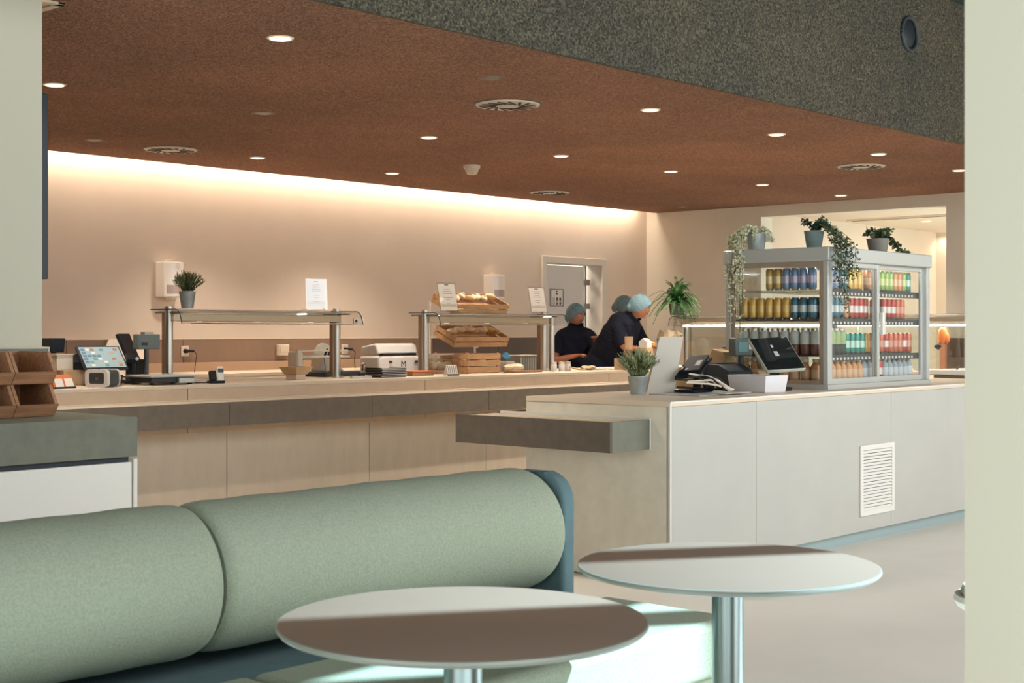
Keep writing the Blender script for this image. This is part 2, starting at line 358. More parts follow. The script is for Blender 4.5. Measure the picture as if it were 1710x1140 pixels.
# wall stub at the left with its dado
sx = at(70, Y=5.88)[0]
stub = struct(MB().box(-6, sx, 5.88, 6.1, 0, CE).build('wall_left', M_STUB))
MB().box(-6, sx + .012, 5.85, 5.88, 0, 1.20).build('dado_panel', M_GREYC, stub)
MB().box(-6, sx + .018, 5.845, 6.12, 1.20, 1.208).build('dado_trim', M_STUB, stub)
MB().box(sx + .012, sx + .018, 5.845, 6.12, .9, 1.2).build('dado_edge_trim', M_STUB, stub)
# cream pillar near the camera on the right
pc = at(1611, d=2.15)
struct(MB().box(pc[0], pc[0] + .6, pc[1] - .9, pc[1], 0, 3.93).build('wall_pillar', M_PILLAR))
# unseen window side behind the camera, openings and roof shaped for the sun pattern
wf = MB(); Y0, Y1 = -1.32, -1.2
for a, b in ((-6.2, -5.9), (-4.4, -.3), (1.9, 2.05), (4.6, 6.60), (7.65, 7.76), (8.65, 8.83), (9.64, 15.2)): wf.box(a, b, Y0, Y1, 0, 6.2)
wf.box(-6.2, 15.2, Y0, .12, 6.2, 6.3); wf.box(-6.2, 15.2, -.01, .11, 4.03, 6.2)
struct(wf.build('wall_front', M_PILLAR, smooth=False))
struct(MB().box(-6.3, -6.1, 5.9, 11.4, 0, 3.2).box(-6.3, -6.1, -1.3, 5.9, 2.98, 6.3).box(-6.3, -6.1, -1.3, -.6, 0, 2.98).box(-6.3, -6.1, 5.0, 5.9, 0, 2.98).build('wall_left_far', M_STUB, smooth=False))

# ---------------------------------------------------------------- ceiling fittings
M_RING = mat('white_ring_paint', (226, 214, 196), .5)
names = [(468, 63, 'nearest recessed downlight, top of the picture'), (91, 141, 'recessed downlight beside the pale left wall'), (716, 229, 'recessed downlight left of the smoke detector'),
         (430, 263, 'recessed downlight right of the left round air vent'), (655, 289, 'recessed downlight closest to the glowing back wall'), (1086, 183, 'recessed downlight right of the large round air vent'),
         (1297, 224, 'recessed downlight nearest the lower edge of the cork beam'), (937, 260, 'recessed downlight right of the smoke detector'), (1120, 286, 'recessed downlight above the people and fern'),
         (1467, 257, 'recessed downlight just above the right round air vent'), (1602, 284, 'recessed downlight cut off by the cream pillar'), (1273, 308, 'small faint recessed downlight above the pale trailing plant'),
         (1404, 326, 'farthest recessed downlight near the opening at right')]
dl = None
for i, (px, py, lb) in enumerate(names):
    x, y, d = onz(px, py, CE)
    if dl is None:
        dl = thing('downlight', lb, 'ceiling light', (x, y, CE), group='downlights in the brown ceiling')
        MB().lathe([(.056, -.002), (.068, -.006), (.071, .0), (.056, .02)], n=32).build('ring', M_RING, dl)
        MB().lathe([(.001, -.009), (.055, -.009), (.056, -.007)], n=32).build('lens', M_LAMPON, dl)
    else: dup(dl, (x, y, CE), label=lb)
    lamp('SPOT', 'downlight_beam', (x, y, CE - .02), 240 if (x > 11 or py in (63, 183, 224)) else 150, (1, .87, .73), spot_size=R_(110), spot_blend=.7, shadow_soft_size=.06)
x, y, d = onz(1546, 369, 2.72)
dup(dl, (x, y, 2.72), label='downlight in the cream ceiling of the next room', group='downlight in the next room')
# unlit sunken fittings
for i, (px, py, lb) in enumerate([(440, 189, 'unlit ceiling spot between the left vent and nearest downlight'), (158, 234, 'unlit dark ceiling ring left of the left round vent'),
                                  (822, 130, 'unlit ceiling speaker above the large round vent'), (1140, 345, 'unlit ceiling spot near the back right corner')]):
    x, y, d = onz(px, py, CE)
    if i == 0:
        ul = thing('ceiling_spot', lb, 'ceiling fitting', (x, y, CE))
        MB().lathe([(.07, -.001), (.082, -.004), (.085, .0), (.07, .01)], n=28).build('ring', mat('brown_ring_paint', (120, 92, 74), .6), ul)
        MB().lathe([(.001, -.001), (.04, -.006), (.07, .004)], n=28).build('lens', M_STEELD, ul)
    else: dup(ul, (x, y, CE), label=lb)
# swirl diffusers
sv = None
for px, py, wpx, lb in [(848, 174, 106, 'largest round swirl air vent in the middle of the ceiling'), (285, 249, 88, 'round swirl air vent at the left above the glowing wall'),
                        (918, 321, 65, 'smallest round swirl air vent close to the back wall'), (1438, 277, 80, 'round swirl air vent near the right end of the beam')]:
    x, y, d = onz(px, py, CE); r = .235
    if sv is None:
        sv = thing('swirl_vent', lb, 'air vent', (x, y, CE), group='round swirl vents in the ceiling')
        MB().lathe([(.001, -.014), (.18, -.014), (.212, -.012), (.219, 0)], n=48).build('face_plate', M_RING, sv)
        for k in range(16):
            a = 2 * math.pi * k / 16
            c, s_ = math.cos(a), math.sin(a); tx, ty = -s_, c; off = .05
            p0 = Vector((c * .07 + tx * off, s_ * .07 + ty * off, 0)); p1 = Vector((c * .19, s_ * .19, 0)); n_ = (p1 - p0).normalized().cross(Vector((0, 0, 1))) * .009
            b_ = MB().add([p0 - n_ + Vector((0, 0, -.014)), p0 + n_ + Vector((0, 0, -.014)), p1 + n_ + Vector((0, 0, -.014)), p1 - n_ + Vector((0, 0, -.014)),
                           p0 - n_ + Vector((0, 0, -.017)), p0 + n_ + Vector((0, 0, -.017)), p1 + n_ * 1.3 + Vector((0, 0, -.017)), p1 - n_ * 1.3 + Vector((0, 0, -.017))],
                          [(0, 1, 2, 3), (7, 6, 5, 4), (0, 4, 5, 1), (1, 5, 6, 2), (2, 6, 7, 3), (3, 7, 4, 0)])
            if k == 0: s0 = b_.build('slot', M_BLACK, sv, smooth=False)
            else: b_.build('slot', M_BLACK, sv, smooth=False)
        MB().lathe([(.218, -.004), (.232, -.002), (.234, 0)], n=48).build('shadow_gap_ring', M_NAVY, sv)
    else: dup(sv, (x, y, CE), label=lb)
x, y, d = onz(788, 276, CE)
sd = thing('smoke_detector', 'white smoke detector hanging below the brown ceiling', 'smoke detector', (x, y, CE))
MB().lathe([(.001, -.03), (.075, -.03), (.078, -.012), (.078, 0)], n=28).build('base', M_WHITEW, sd)
MB().lathe([(.001, -.085), (.035, -.085), (.05, -.075), (.062, -.045), (.066, -.03)], n=28).build('sensor_head', M_CREAM, sd)
# round loudspeaker in the beam
x, y, d = at(1517, Y=BY); z = zat(57, d)
sp = thing('round_vent', 'black round air outlet set in the cork beam', 'air vent', (x, BY, z))
MB().tube([(.125 * math.cos(a * math.pi / 16), -.012, .125 * math.sin(a * math.pi / 16)) for a in range(33)], .014, 8).build('rim', M_DGREY, sp)
MB().cyl((0, -.004, 0), (0, 0, 0), .12, n=40).build('backing', M_BLACK, sp)
MB().cyl((.0, -.012, 0), (0, -.004, 0), .085, .1, n=40).build('cone', M_NAVY, sp)
# light frame at the top left
x, y, d = onz(110, 5, CE); x -= .3; y += .15
fl = thing('square_light_recess', 'pale framed square light recess beside the left wall, cut by the picture edge', 'ceiling light', (x, y + .15, CE))
ff = MB()
for q in ((-.3, .3, -.3, -.26), (-.3, .3, .26, .3), (-.3, -.26, -.3, .3), (.26, .3, -.3, .3)): ff.box(q[0], q[1], q[2], q[3], -.012, 0)
ff.build('frame', M_TRIM, fl, .002); MB().box(-.26, .26, -.26, .26, -.004, 0).build('diffuser', mat('recess_lens', (225, 180, 140), .6), fl)
# hanging menu display seen edge on
x, y, d = at(76, Y=7.3)
hd = thing('hanging_display', 'dark display panel seen edge-on, hanging beside the pale left wall', 'display', (x, 7.3, 0))
MB().box(-1.2, 0, -.03, .03, zat(466, d), 2.6).build('panel', mat('blue_black_casing', (34, 48, 58), .5), hd, .004)
MB().box(-1.16, -.04, -.033, -.03, zat(466, d) + .04, 2.56).build('screen', M_SCREEN, hd)
for xx in (-1.0, -.2): MB().cyl((xx, 0, 2.6), (xx, 0, 2.8), .012).build('hanger', M_BLACK, hd)

# ================================================================ LARGE FURNITURE
# ---- long service counter (leg 1) in front of the kitchen
CZ = .92; LY0, LY1 = 7.93, 8.85; LX0, LX1 = -1.0, 12.6
c1 = thing('service_counter', 'long sand-coloured serving counter in front of the glowing back wall', 'counter', (0, LY0, 0))
MB().box(LX0, LX1, 0, LY1 - LY0, .895, CZ).build('worktop', M_TRIM, c1, .003)
jx = [LX0, 1.2, 3.4, 5.6, 7.8, at(1017, Y=LY0)[0], LX1]
for a, b in zip(jx[:-1], jx[1:]): MB().box(a + .002, b - .002, 0, .03, .60, .895).build('front_panel', M_SANDF, c1, .002)
jx = [LX0, 2.1, 4.2, at(382, Y=LY0)[0], at(620, Y=LY0)[0], at(815, Y=LY0)[0], 10.4, LX1]
for a, b in zip(jx[:-1], jx[1:]): MB().box(a + .002, b - .002, .02, .05, .04, .60).build('base_panel', M_BODY, c1, .002)
MB().box(LX0, LX1, .05, LY1 - LY0, .04, .895).build('carcass', M_BODY, c1)
MB().box(LX0, LX1, .08, LY1 - LY0 - .05, 0, .04).build('kickboard', M_DGREY, c1)
# tray slide along it
s1 = thing('tray_slide', 'long dark concrete tray slide along the serving counter', 'tray slide', (0, 7.59, 0), group='tray slides')
jx = [.3, 2.4, at(120, Y=7.6)[0], at(382, Y=7.6)[0], at(620, Y=7.6)[0], at(815, Y=7.6)[0], 10.4, 11.6]
for a, b in zip(jx[:-1], jx[1:]): MB().box(a + .0015, b - .0015, 0, .02, .662, .815).build('fascia_panel', M_GREY, s1, .001)
MB().box(.3, 11.6, .02, .34, .68, .805).build('core', M_GREY, s1)
for yy in (.0, .10, .20): MB().box(.3, 11.6, yy + .03, yy + .085, .805, .813).build('rail', M_TRIM, s1)
MB().box(.3, 11.6, .30, .338, .805, .82).build('rear_lip', M_TRIM, s1)
# ---- leg 2 running along Y at the right, under the lit guard
c2 = thing('hot_counter', 'sand-coloured counter under the lit glass guard behind the drinks fridge', 'counter', (11.75, 5.3, 0))
MB().box(0, .85, 0, 2.62, .895, CZ).build('worktop', M_TRIM, c2, .003)
MB().box(.02, .83, .02, 2.62, .05, .895).build('carcass', M_BODY, c2)
MB().box(.06, .79, .06, 2.6, 0, .05).build('kickboard', M_DGREY, c2)
# ---- white checkout block
bx0 = at(1119, Y=4.19)[0]; BY0, BY1, BZ, BXE = 4.19, 5.15, .925, 12.6
cb = thing('checkout_counter', 'large pale checkout block with stone-coloured front and sandy end', 'counter', (bx0, BY0, 0))
Lb = BXE - bx0; D = BY1 - BY0
MB().box(.0, Lb, .0, D, .899, BZ).build('worktop', M_TRIM, cb, .002)
pj = [.012, at(1263, Y=BY0)[0] - bx0, at(1488, Y=BY0)[0] - bx0, at(1660, Y=BY0)[0] - bx0, 5.2, Lb]
for a, b in zip(pj[:-1], pj[1:]): MB().box(a + .002, b - .001, .0, .03, .075, .898).build('front_panel', M_PANEL, cb, .0015)
MB().box(.004, .03, .03, D, .01, .90).build('end_panel', M_CONC, cb, .001)
MB().box(-.001, .010, -.002, .008, .01, .916).build('corner_trim', M_WHITE, cb)
MB().box(0, Lb, -.003, .0, .916, BZ).build('edge_trim', M_WHITE, cb)
MB().box(.03, Lb, .03, D, .075, .895).build('carcass', M_CONC, cb)
MB().box(.03, Lb, .045, D - .03, 0, .075).build('kickboard', mat('pale_blue_metal_kick', (176, 198, 204), .35, .5), cb)
gx0, gx1 = at(1435, Y=BY0)[0] - bx0, at(1491, Y=BY0)[0] - bx0
gd = at(1463, Y=BY0)[2]; gz0, gz1 = zat(857, gd), zat(741, gd)
gr = MB().box(gx0, gx1, -.012, -.002, gz0, gz0 + .03).box(gx0, gx1, -.012, -.002, gz1 - .03, gz1).box(gx0, gx0 + .03, -.012, -.002, gz0 + .03, gz1 - .03).box(gx1 - .03, gx1, -.012, -.002, gz0 + .03, gz1 - .03).build('air_grille', M_WHITE, cb)
MB().box(gx0 + .03, gx1 - .03, -.0015, .0, gz0 + .03, gz1 - .03).build('backing', M_DGREY, gr)
ns = 19; hgt = (gz1 - gz0 - .06) / ns; slat0 = None
for k in range(ns):
    zz = gz0 + .03 + hgt * k
    MB().add([(gx0 + .03, -.012, zz + .002), (gx1 - .03, -.012, zz + .002), (gx1 - .03, -.003, zz + hgt * .78), (gx0 + .03, -.003, zz + hgt * .78),
              (gx0 + .03, -.009, zz), (gx1 - .03, -.009, zz), (gx1 - .03, -.0, zz + hgt * .76), (gx0 + .03, -.0, zz + hgt * .76)],
             [(0, 1, 2, 3), (7, 6, 5, 4), (0, 4, 5, 1), (1, 5, 6, 2), (2, 6, 7, 3), (3, 7, 4, 0)]).build('slat', M_WHITE, gr, smooth=False)
# short tray slide on its end
s2 = thing('tray_slide', 'short dark concrete tray slide jutting from the end of the checkout block', 'tray slide', (5.50, 4.31, 0), group='tray slides')
e = bx0 - 5.50
MB().box(0, .02, 0, 1.05, .683, .833).build('fascia_panel', M_GREY, s2, .001)
MB().box(.02, e, 0, .02, .683, .833).build('end_panel', M_GREYC, s2, .001)
MB().box(.02, e, .02, 1.02, .70, .822).build('core', M_GREY, s2)
for xx in (.03, .13, .22): MB().box(xx, xx + .06, .03, 1.02, .822, .829).build('rail', M_TRIM, s2)
MB().box(e - .010, e - .0005, -.004, 1.02, .679, .84).build('edge_trim', M_WHITE, s2)
MB().box(.021, e + .9, 1.02, 1.05, .683, .833).build('rear_panel', M_GREY, s2)
MB().box(e, e + .9, BY1 - 4.31 + .004, 1.02, .70, .826).build('return_slide', M_GREY, s2)
for yy in (BY1 - 4.31 + .02, BY1 - 4.31 + .09): MB().box(e, e + .9, yy, yy + .05, .826, .831).build('rail', M_TRIM, s2)
# ---- back counter along the wall with steel upstand
c3 = thing('back_counter', 'low kitchen worktop along the brown back wall panels', 'counter', (0, 10.42, 0))
xe = at(893, Y=10.42)[0]
MB().box(-1, xe, 0, .69, .87, .90).build('worktop', M_TRIM, c3, .003)
MB().box(-1, xe, .02, .69, .08, .87).build('carcass', M_CONC, c3); MB().box(-1, xe, .07, .66, 0, .08).build('kickboard', M_DGREY, c3)
MB().box(-1, at(617, Y=11.1)[0], .675, .695, .90, .985).build('upstand', mat('coppery_steel', (196, 164, 134), .45, .4), c3, .002)
# ---- cabinet at the left foreground
cx1, cy0, cy1 = 3.40, 5.17, 5.84
cl = thing('drawer_cabinet', 'white cabinet under a thick dark concrete top at the left edge', 'cabinet', (cx1, cy0, 0))
MB().box(-3.0, 0, 0, cy1 - cy0, .755, .92).build('worktop', M_GREYC, cl, .002)
MB().box(-3.0, -.012, .03, cy1 - cy0, .06, .745).build('carcass', M_WHITE, cl)
MB().box(-2.95, -.04, .08, cy1 - cy0 - .03, 0, .06).build('kickboard', M_NAVY, cl)
MB().box(-3.0, -.03, .02, .03, .728, .755).build('shadow_gap', mat('blue_black_gap', (28, 36, 48), .6), cl)
MB().box(-.018, -.0, .0, cy1 - cy0, .06, .745).build('side_panel', M_WHITE, cl, .001)
xd = at(0, Y=cy0)[0] - cx1
for a, b in ((-.90, -.024), (-1.8, -.904), (-2.7, -1.804)):
    dr = MB().box(a, b, .005, .025, .07, .733).build('door', M_WHITE, cl, .002)
    MB().box(b - .76 - .15, b - .76, -.022, .006, .718, .735).build('handle', M_BLACK, dr, .003)
# ---- sofa
so = thing('bench_sofa', 'sage green sofa with two thick roll backrests and a teal back', 'sofa', (0, 2.3, 0))
rr = .19; rc = (.70, .66)        # local y, z of the roll axis
def roll(x0, x1, seed):
    rnd = random.Random(seed); b = MB(); n, L = 48, 30; vs = []; fs = []
    prof = [(0, .0), (0, .88), (.012, .955), (.03, .985), (.06, 1)]
    st = [(x0 + a, r) for a, r in prof] + [(x0 + .06 + (x1 - x0 - .12) * i / L, 1) for i in range(1, L)] + [(x1 - a, r) for a, r in reversed(prof)]
    for x, r in st:
        for i in range(n):
            a = 2 * math.pi * i / n
            q = rr * r * (1 + .005 * math.sin(3 * x * 4 + seed) * math.sin(a * 2 + x * 3) + .006 * math.sin(x * 31 + a * 3))
            vs.append((x, rc[0] + q * math.cos(a), rc[1] + q * math.sin(a)))
    for j in range(len(st) - 1): fs += [(j * n + i, (j + 1) * n + i, (j + 1) * n + (i + 1) % n, j * n + (i + 1) % n) for i in range(n)]
    return b.add(vs, fs)
SX = [.75, at(312, d=3.5)[0] - .0, 3.42]
for a, b, s_ in ((-.55, .745, 1), (.75, 2.105, 2), (2.115, 3.385, 3)): roll(a, b, s_).build('roll_backrest', M_GREENF, so)
# teal back/end panel with rounded front corner, seat platform
pts = [(.74, .02), (.74, .838), (.63, .838)] + [(.63 + .09 * math.cos(R_(t)), .748 + .09 * math.sin(R_(t))) for t in range(90, 181, 15)] + [(.54, .02)]
MB().prism(pts, 3.39, 3.45, 'x').build('end_panel', M_TEAL, so, .012, seg=3)
MB().box(-.55, 3.39, .9, .94, .03, .70).build('back_panel', M_TEAL, so, .02)
MB().box(-.55, 3.48, .06, .9, .10, .435).build('seat_base', M_TEAL, so, .02, seg=3)
for a, b in ((-.55, .745), (.75, 2.105), (2.115, 3.49)): MB().box(a, b, -.03, .45, .30, .462).build('seat_cushion', M_GREENF, so, .025, seg=4)
MB().box(-.5, 3.46, .0, .06, .04, .30).build('front_apron', M_GREENF, so, .01)
for xx in (-.4, 1.4, 3.3):
    for yy in (.12, .85): MB().cyl((xx, yy, 0), (xx, yy, .10), .02).build('foot', M_BLACK, so)
# ---- round tables
tb = None
for px, py, lb in ((773, 1034, 'nearest round taupe cafe table in front of the green sofa'), (1215, 942, 'round taupe cafe table at the sofa end, further right')):
    x, y, d = onz(px, py, .74)
    if tb is None:
        tb = thing('round_table', lb, 'table', (x, y, 0), group='round cafe tables')
        MB().lathe([(.315, .722), (.342, .728), (.347, .734), (.346, .739), (.343, .7405), (.001, .7405)], n=96, mf=[1, 1, 1, 1, 0]).build('tabletop', [M_TABLE, M_TEDGE], tb)
        MB().cyl((0, 0, .02), (0, 0, .722), .036, n=32).build('pole', mat('dark_brushed_steel', (150, 158, 158), .28, 1.0), tb)
        MB().lathe([(.24, 0), (.24, .008), (.06, .016), (.04, .03)], n=48).build('foot_plate', M_STEELD, tb)
        MB().lathe([(.11, .715), (.11, .722), (.04, .722)], n=32).build('mounting_plate', M_BLACK, tb)
    else: dup(tb, (x, y, 0), label=lb)
# ---- low white stool mostly behind the pillar
x, y, d = at(1704, d=4.45)
wc = thing('white_stool', 'round white stool almost hidden behind the cream pillar', 'stool', (x, y, 0))
MB().lathe([(.001, .39), (.15, .395), (.19, .42), (.2, .44), (.195, .455), (.001, .455)], n=32).build('seat', M_WHITEW, wc)
MB().lathe([(.14, .456), (.18, .46), (.17, .485), (.001, .49)], n=32).build('pad', mat('grey_green_pad', (176, 174, 156), .8), wc)
for a in (45, 135, 225, 315): MB().cyl((.1 * math.cos(R_(a)), .1 * math.sin(R_(a)), .40), (.16 * math.cos(R_(a)), .16 * math.sin(R_(a)), 0), .012, .008).build('leg', M_WHITEW, wc)
# ================================================================ GLASS GUARDS
def guard_profile():
    # (y, z) of the curved glass shelf, y towards the kitchen is positive
    pts = [(.13, 0)] + [(-.16, 0)] + [(-.16 - .07 * math.sin(R_(t)), -.085 + .085 * math.cos(R_(t))) for t in (25, 50, 75)] + [(-.238, -.10)]
    return pts
def make_guard(name, label, L, posts, led=False):
    g = thing(name, label, 'sneeze guard', (0, 0, 0))
    pr = guard_profile(); T = .008
    b = MB(); n = len(pr); vs = []
    for x in (-.06, L + .06):
        vs += [(x, y, z) for y, z in pr] + [(x, y * 1.0 + (.004 if i > 1 else 0), z - T if i < 2 else z - T * .6) for i, (y, z) in enumerate(pr)]
    fs = []
    for i in range(n - 1): fs += [(i, i + 1, 2 * n + i + 1, 2 * n + i), (n + i, 3 * n + i, 3 * n + i + 1, n + i + 1)]
    b.add(vs, fs); gl = b.build('glass_shelf', M_GLASS, g)
    for x in (-.062, L + .056): MB().tube([(x + .003, y, z - .003) for y, z in pr], .004, 5).build('glass_edge', M_DGREY, gl)
    MB().box(0, L, -.055, .055, -.085, -.03).build('gantry_bar', mat('beige_steel_gantry', (216, 198, 170), .42, .3), g, .006)
    MB().box(.0, L, -.10, .12, -.022, -.010).build('shelf_tray', M_ALU, g, .003)
    MB().tube([(.02, -.238, -.1), (L - .02, -.238, -.1)], .005, 6).build('front_glass_rail', M_STEEL, g)
    for k, (x, wide) in enumerate(posts):
        MB().cyl((x, 0, CZ - 1.43), (x, 0, .018), .029, n=24).build('post', M_STEEL, g)
        MB().box(x - .008, x + .008, .033, .075, CZ - 1.43, -.02).build('post_channel', mat('bronze_steel', (150, 122, 102), .5, .5), g, .003)  # flat brown plate behind the tube, in its own colour
        MB().cyl((x, 0, CZ - 1.43), (x, 0, CZ - 1.43 + .012), .05, n=24).build('post_flange', M_STEEL, g)
        MB().box(x - .012, x + .012, -.15, .15, -.03, -.018).build('bracket', M_STEELD, g, .002)
        if wide: MB().cyl((x + .11, 0, CZ - 1.43), (x + .11, 0, .0), .026, n=24).build('post', M_STEEL, g)
    for k in range(3):
        xx = L * (k + .5) / 3
        MB().cyl((xx, 0, -.088), (xx, 0, -.085), .022, n=16).build('spot_lens', M_LAMPON, g)
    if led: MB().tube([(0, -.06, -.10), (L, -.06, -.10)], .009, 10).build('led_tube', M_LED, g)
    return g
Y_G = 8.40
xa, xb = at(282, Y=Y_G)[0], at(562, Y=Y_G)[0]
g1 = make_guard('sneeze_guard', 'steel and curved glass food guard at the left, above the scale', xb - xa, [(0, 0), (xb - xa, 0)]); g1.location = (xa, Y_G, 1.43)
g1['group'] = 'curved glass food guards on the serving counter'
xc, xd = at(710, Y=Y_G)[0], at(908, Y=Y_G)[0]
g2 = make_guard('sneeze_guard', 'steel and curved glass food guard in front of the bread crates', xd - xc, [(0, 0), (xd - xc, 1)]); g2.location = (xc, Y_G, 1.43)
g2['group'] = 'curved glass food guards on the serving counter'
# guard 3 over the hot counter, running along Y; local x runs along -Y
gy = at(1112, X=12.05); L3 = 3.05
g3 = make_guard('sneeze_guard', 'long food guard with a bright light tube, crossing behind the drinks fridge', L3, [(0, 0), (L3, 0)], led=True)
g3.location = (12.05, 8.45, 1.43); g3.rotation_euler = (0, 0, R_(-90))
MB().box(.02, L3 - .02, -.03, -.022, CZ - 1.43 + .02, -.11).build('front_glass', M_GLASSG, g3)
for xx in (.95, 1.95): MB().box(xx, xx + .01, -.04, -.02, CZ - 1.43 + .02, -.11).build('glass_joint', mat('green_glass_edge', (120, 160, 140), .3), g3)
MB().box(.0, L3, -.075, -.035, -.085, -.03).build('lamp_canopy', M_CREAM, g3)
lamp('AREA', 'guard_led_light', (12.0, 6.9, 1.31), 7, (1, .93, .82), (0, 0, 0), shape='RECTANGLE', size=.05, size_y=2.9)
tg = thing('pager_tag', 'small white tag with a dark mark hanging at the right end of the left guard', 'tag', (xb + .10, Y_G - .14, 1.35))
MB().box(-.05, .05, -.003, .003, -.02, .025).build('card', M_PAPER, tg); MB().box(-.035, -.015, -.005, -.003, -.005, .015).build('mark', M_BLACK, tg)

# ================================================================ MENU CARDS in acrylic stands
mc = None
def menu(x, y, z, rz, lean, label, hgt=.235, w_=.165):
    m = thing('menu_card', label, 'menu', (x, y, z), rz, 'menu cards standing on the food guards')
    def T(pts): return [(px_, py_ + (pz_) * math.tan(lean), pz_) for px_, py_, pz_ in pts]
    def slab(x0, x1, y0, y1, z0, z1, name, mt, par, ):
        b = MB(); b.box(x0, x1, y0, y1, z0, z1); b.v = T(b.v); return b.build(name, mt, par)
    sh = slab(-w_ / 2, w_ / 2, -.002, .002, .012, hgt, 'paper', M_PAPER, m)
    slab(-w_ / 2 - .012, w_ / 2 + .012, -.006, -.004, .0, hgt + .012, 'acrylic_front', M_ACRYL, m)
    MB().box(-w_ / 2 - .012, w_ / 2 + .012, -.02, .07, 0, .006).build('foot', M_ACRYL, m)
    pr = MB()
    rnd = random.Random(int(x * 100))
    for k in range(9):
        zz = hgt - .035 - k * .016; ww = rnd.choice((.06, .09, .075)) if k < 6 else .04
        if k in (4, 7): continue
        pr.box(-ww / 2, ww / 2, -.0035, -.002, zz, zz + .004)
    pr.v = T(pr.v); o = pr.build('print_lines', M_PRINT, sh); o['kind'] = 'stuff'
    slab(-w_ / 2 + .01, w_ / 2 - .01, -.0035, -.002, .045, .066, 'print_band', mat('beige_print', (196, 184, 160), .8), sh)
    slab(-.02, .02, -.0035, -.002, hgt - .012, hgt - .004, 'clip', M_DGREY, m)
    return m
x, y, d = at(529, Y=8.38); menu(x, y, 1.437, R_(-8), R_(4), 'upright white menu card on the left guard beside its right post', .225)
x, y, d = at(751, Y=8.38); menu(x, y, 1.437, R_(-12), R_(14), 'tilted white menu card in front of the upper bread crate', .235)
x, y, d = at(901, Y=8.38); menu(x, y, 1.437, R_(-12), R_(14), 'tilted white menu card beside the open door frame', .225)

# ================================================================ WALL ITEMS
def dispenser(px, label):
    x, y, d = at(px, Y=WB); m = thing('towel_dispenser', label, 'dispenser', (x, WB, zat(500 if px < 400 else 503, d)), group='white wall dispensers')
    W_, H_ = .215, (.34 if px < 400 else .30)
    b = MB(); b.prism([(-W_ / 2 + W_ * i / 12, -.13 - .05 * math.sin(math.pi * i / 12)) for i in range(13)] + [(W_ / 2, 0), (-W_ / 2, 0)], 0.02, H_, 'z')
    b.build('housing', M_WHITEW, m, .008, seg=3)
    b = MB(); xx_ = [-W_ / 2 + .025 + (W_ - .05) * i / 12 for i in range(13)]
    b.prism([(q, -.134 - .05 * math.sin(math.pi * (q / W_ + .5))) for q in xx_] + [(W_ / 2 - .025, -.11), (-W_ / 2 + .025, -.11)], .05, .13, 'z')
    b.build('window', mat('smoked_plastic', (172, 152, 142), .3), m)
    MB().lathe([(.03, -.012), (.045, 0), (.045, .02)], n=20).build('outlet', M_CREAM, m, loc=(0, -.09, 0))
    MB().tube([(-.05, -.05, H_), (-.03, -.05, H_ + .025), (.03, -.05, H_ + .025), (.05, -.05, H_)], .004, 6).build('top_hook', M_CREAM, m)
    return m
dispenser(276, 'white rounded wall dispenser behind the leafy pot at the left'); dispenser(818, 'white rounded wall dispenser above the bread crates')
def socket(px, py, label, plug=True, w_=.085, h_=.1):
    x, y, d = at(px, Y=WB - .03); m = thing('wall_socket', label, 'wall socket', (x, WB - .03, zat(py, d)))
    MB().box(-w_ / 2, w_ / 2, -.012, 0, -h_ / 2, h_ / 2).build('plate', M_CREAM, m, .004)
    if plug:
        p = MB().cyl((0, -.012, 0), (0, -.05, 0), .022, .018).cyl((0, -.035, 0), (.07, -.05, -.0), .012).build('plug', M_BLACK, m)
        MB().tube([(.07, -.05, 0), (.085, -.07, -.03), (.05, -.1, -.12), (-.03, -.2, -.19), (-.06, -.3, -.23)], .004, 6).build('cable', M_BLACK, m)
    else: MB().cyl((0, -.012, 0), (0, -.014, 0), .028, n=20).build('insert', M_TRIM, m)
    return m
socket(308, 586, 'cream wall socket with a black plug beside the left guard post'); socket(575, 583, 'cream wall socket with a black plug right of the middle guard post')
socket(794, 574, 'grey wall socket under the tilted bread crate', False, .07, .1)
x, y, d = at(470, Y=WB - .03); m = thing('switch_box', 'square cream surface-mounted switch box on the brown wall panel', 'switch', (x, y, zat(584, d)))
MB().box(-.065, .065, -.045, 0, -.055, .055).build('box', M_CREAM, m, .006); MB().box(-.05, .05, -.05, -.045, -.02, .045).build('rocker', M_TRIM, m, .003)

# ================================================================ CRATES, left cabinet
def plank(b, p): pass
cr = None
def display_bin(x, y, z, W_, Hh, Dp, label):
    m = thing('wooden_bin', label, 'bin', (x, y, z), group='stacked acacia display bins')
    side = [(0.035, 0), (Dp, 0), (Dp, Hh), (0.055, Hh), (.0, Hh * .36)]
    for xx in (0, W_ - .014): MB().prism(side, xx, xx + .014, 'x').build('side_board', M_WOODD, m)
    MB().box(.014, W_ - .014, .05, Dp, 0, .012).build('bottom_board', M_WOODD, m)
    MB().box(.014, W_ - .014, Dp - .012, Dp, .012, Hh).build('back_board', M_WOODD, m)
    MB().add([(.0, .03, 0), (W_, .03, 0), (W_, -.006, Hh * .38), (0, -.006, Hh * .38), (0, .045, 0), (W_, .045, 0), (W_, .012, Hh * .38), (0, .012, Hh * .38)],
             [(0, 1, 2, 3), (7, 6, 5, 4), (0, 4, 5, 1), (1, 5, 6, 2), (2, 6, 7, 3), (3, 7, 4, 0)]).build('front_lip', M_WOODD, m)
    return m
x, y, d = at(91, Y=5.50); W_ = .188
bh = .135
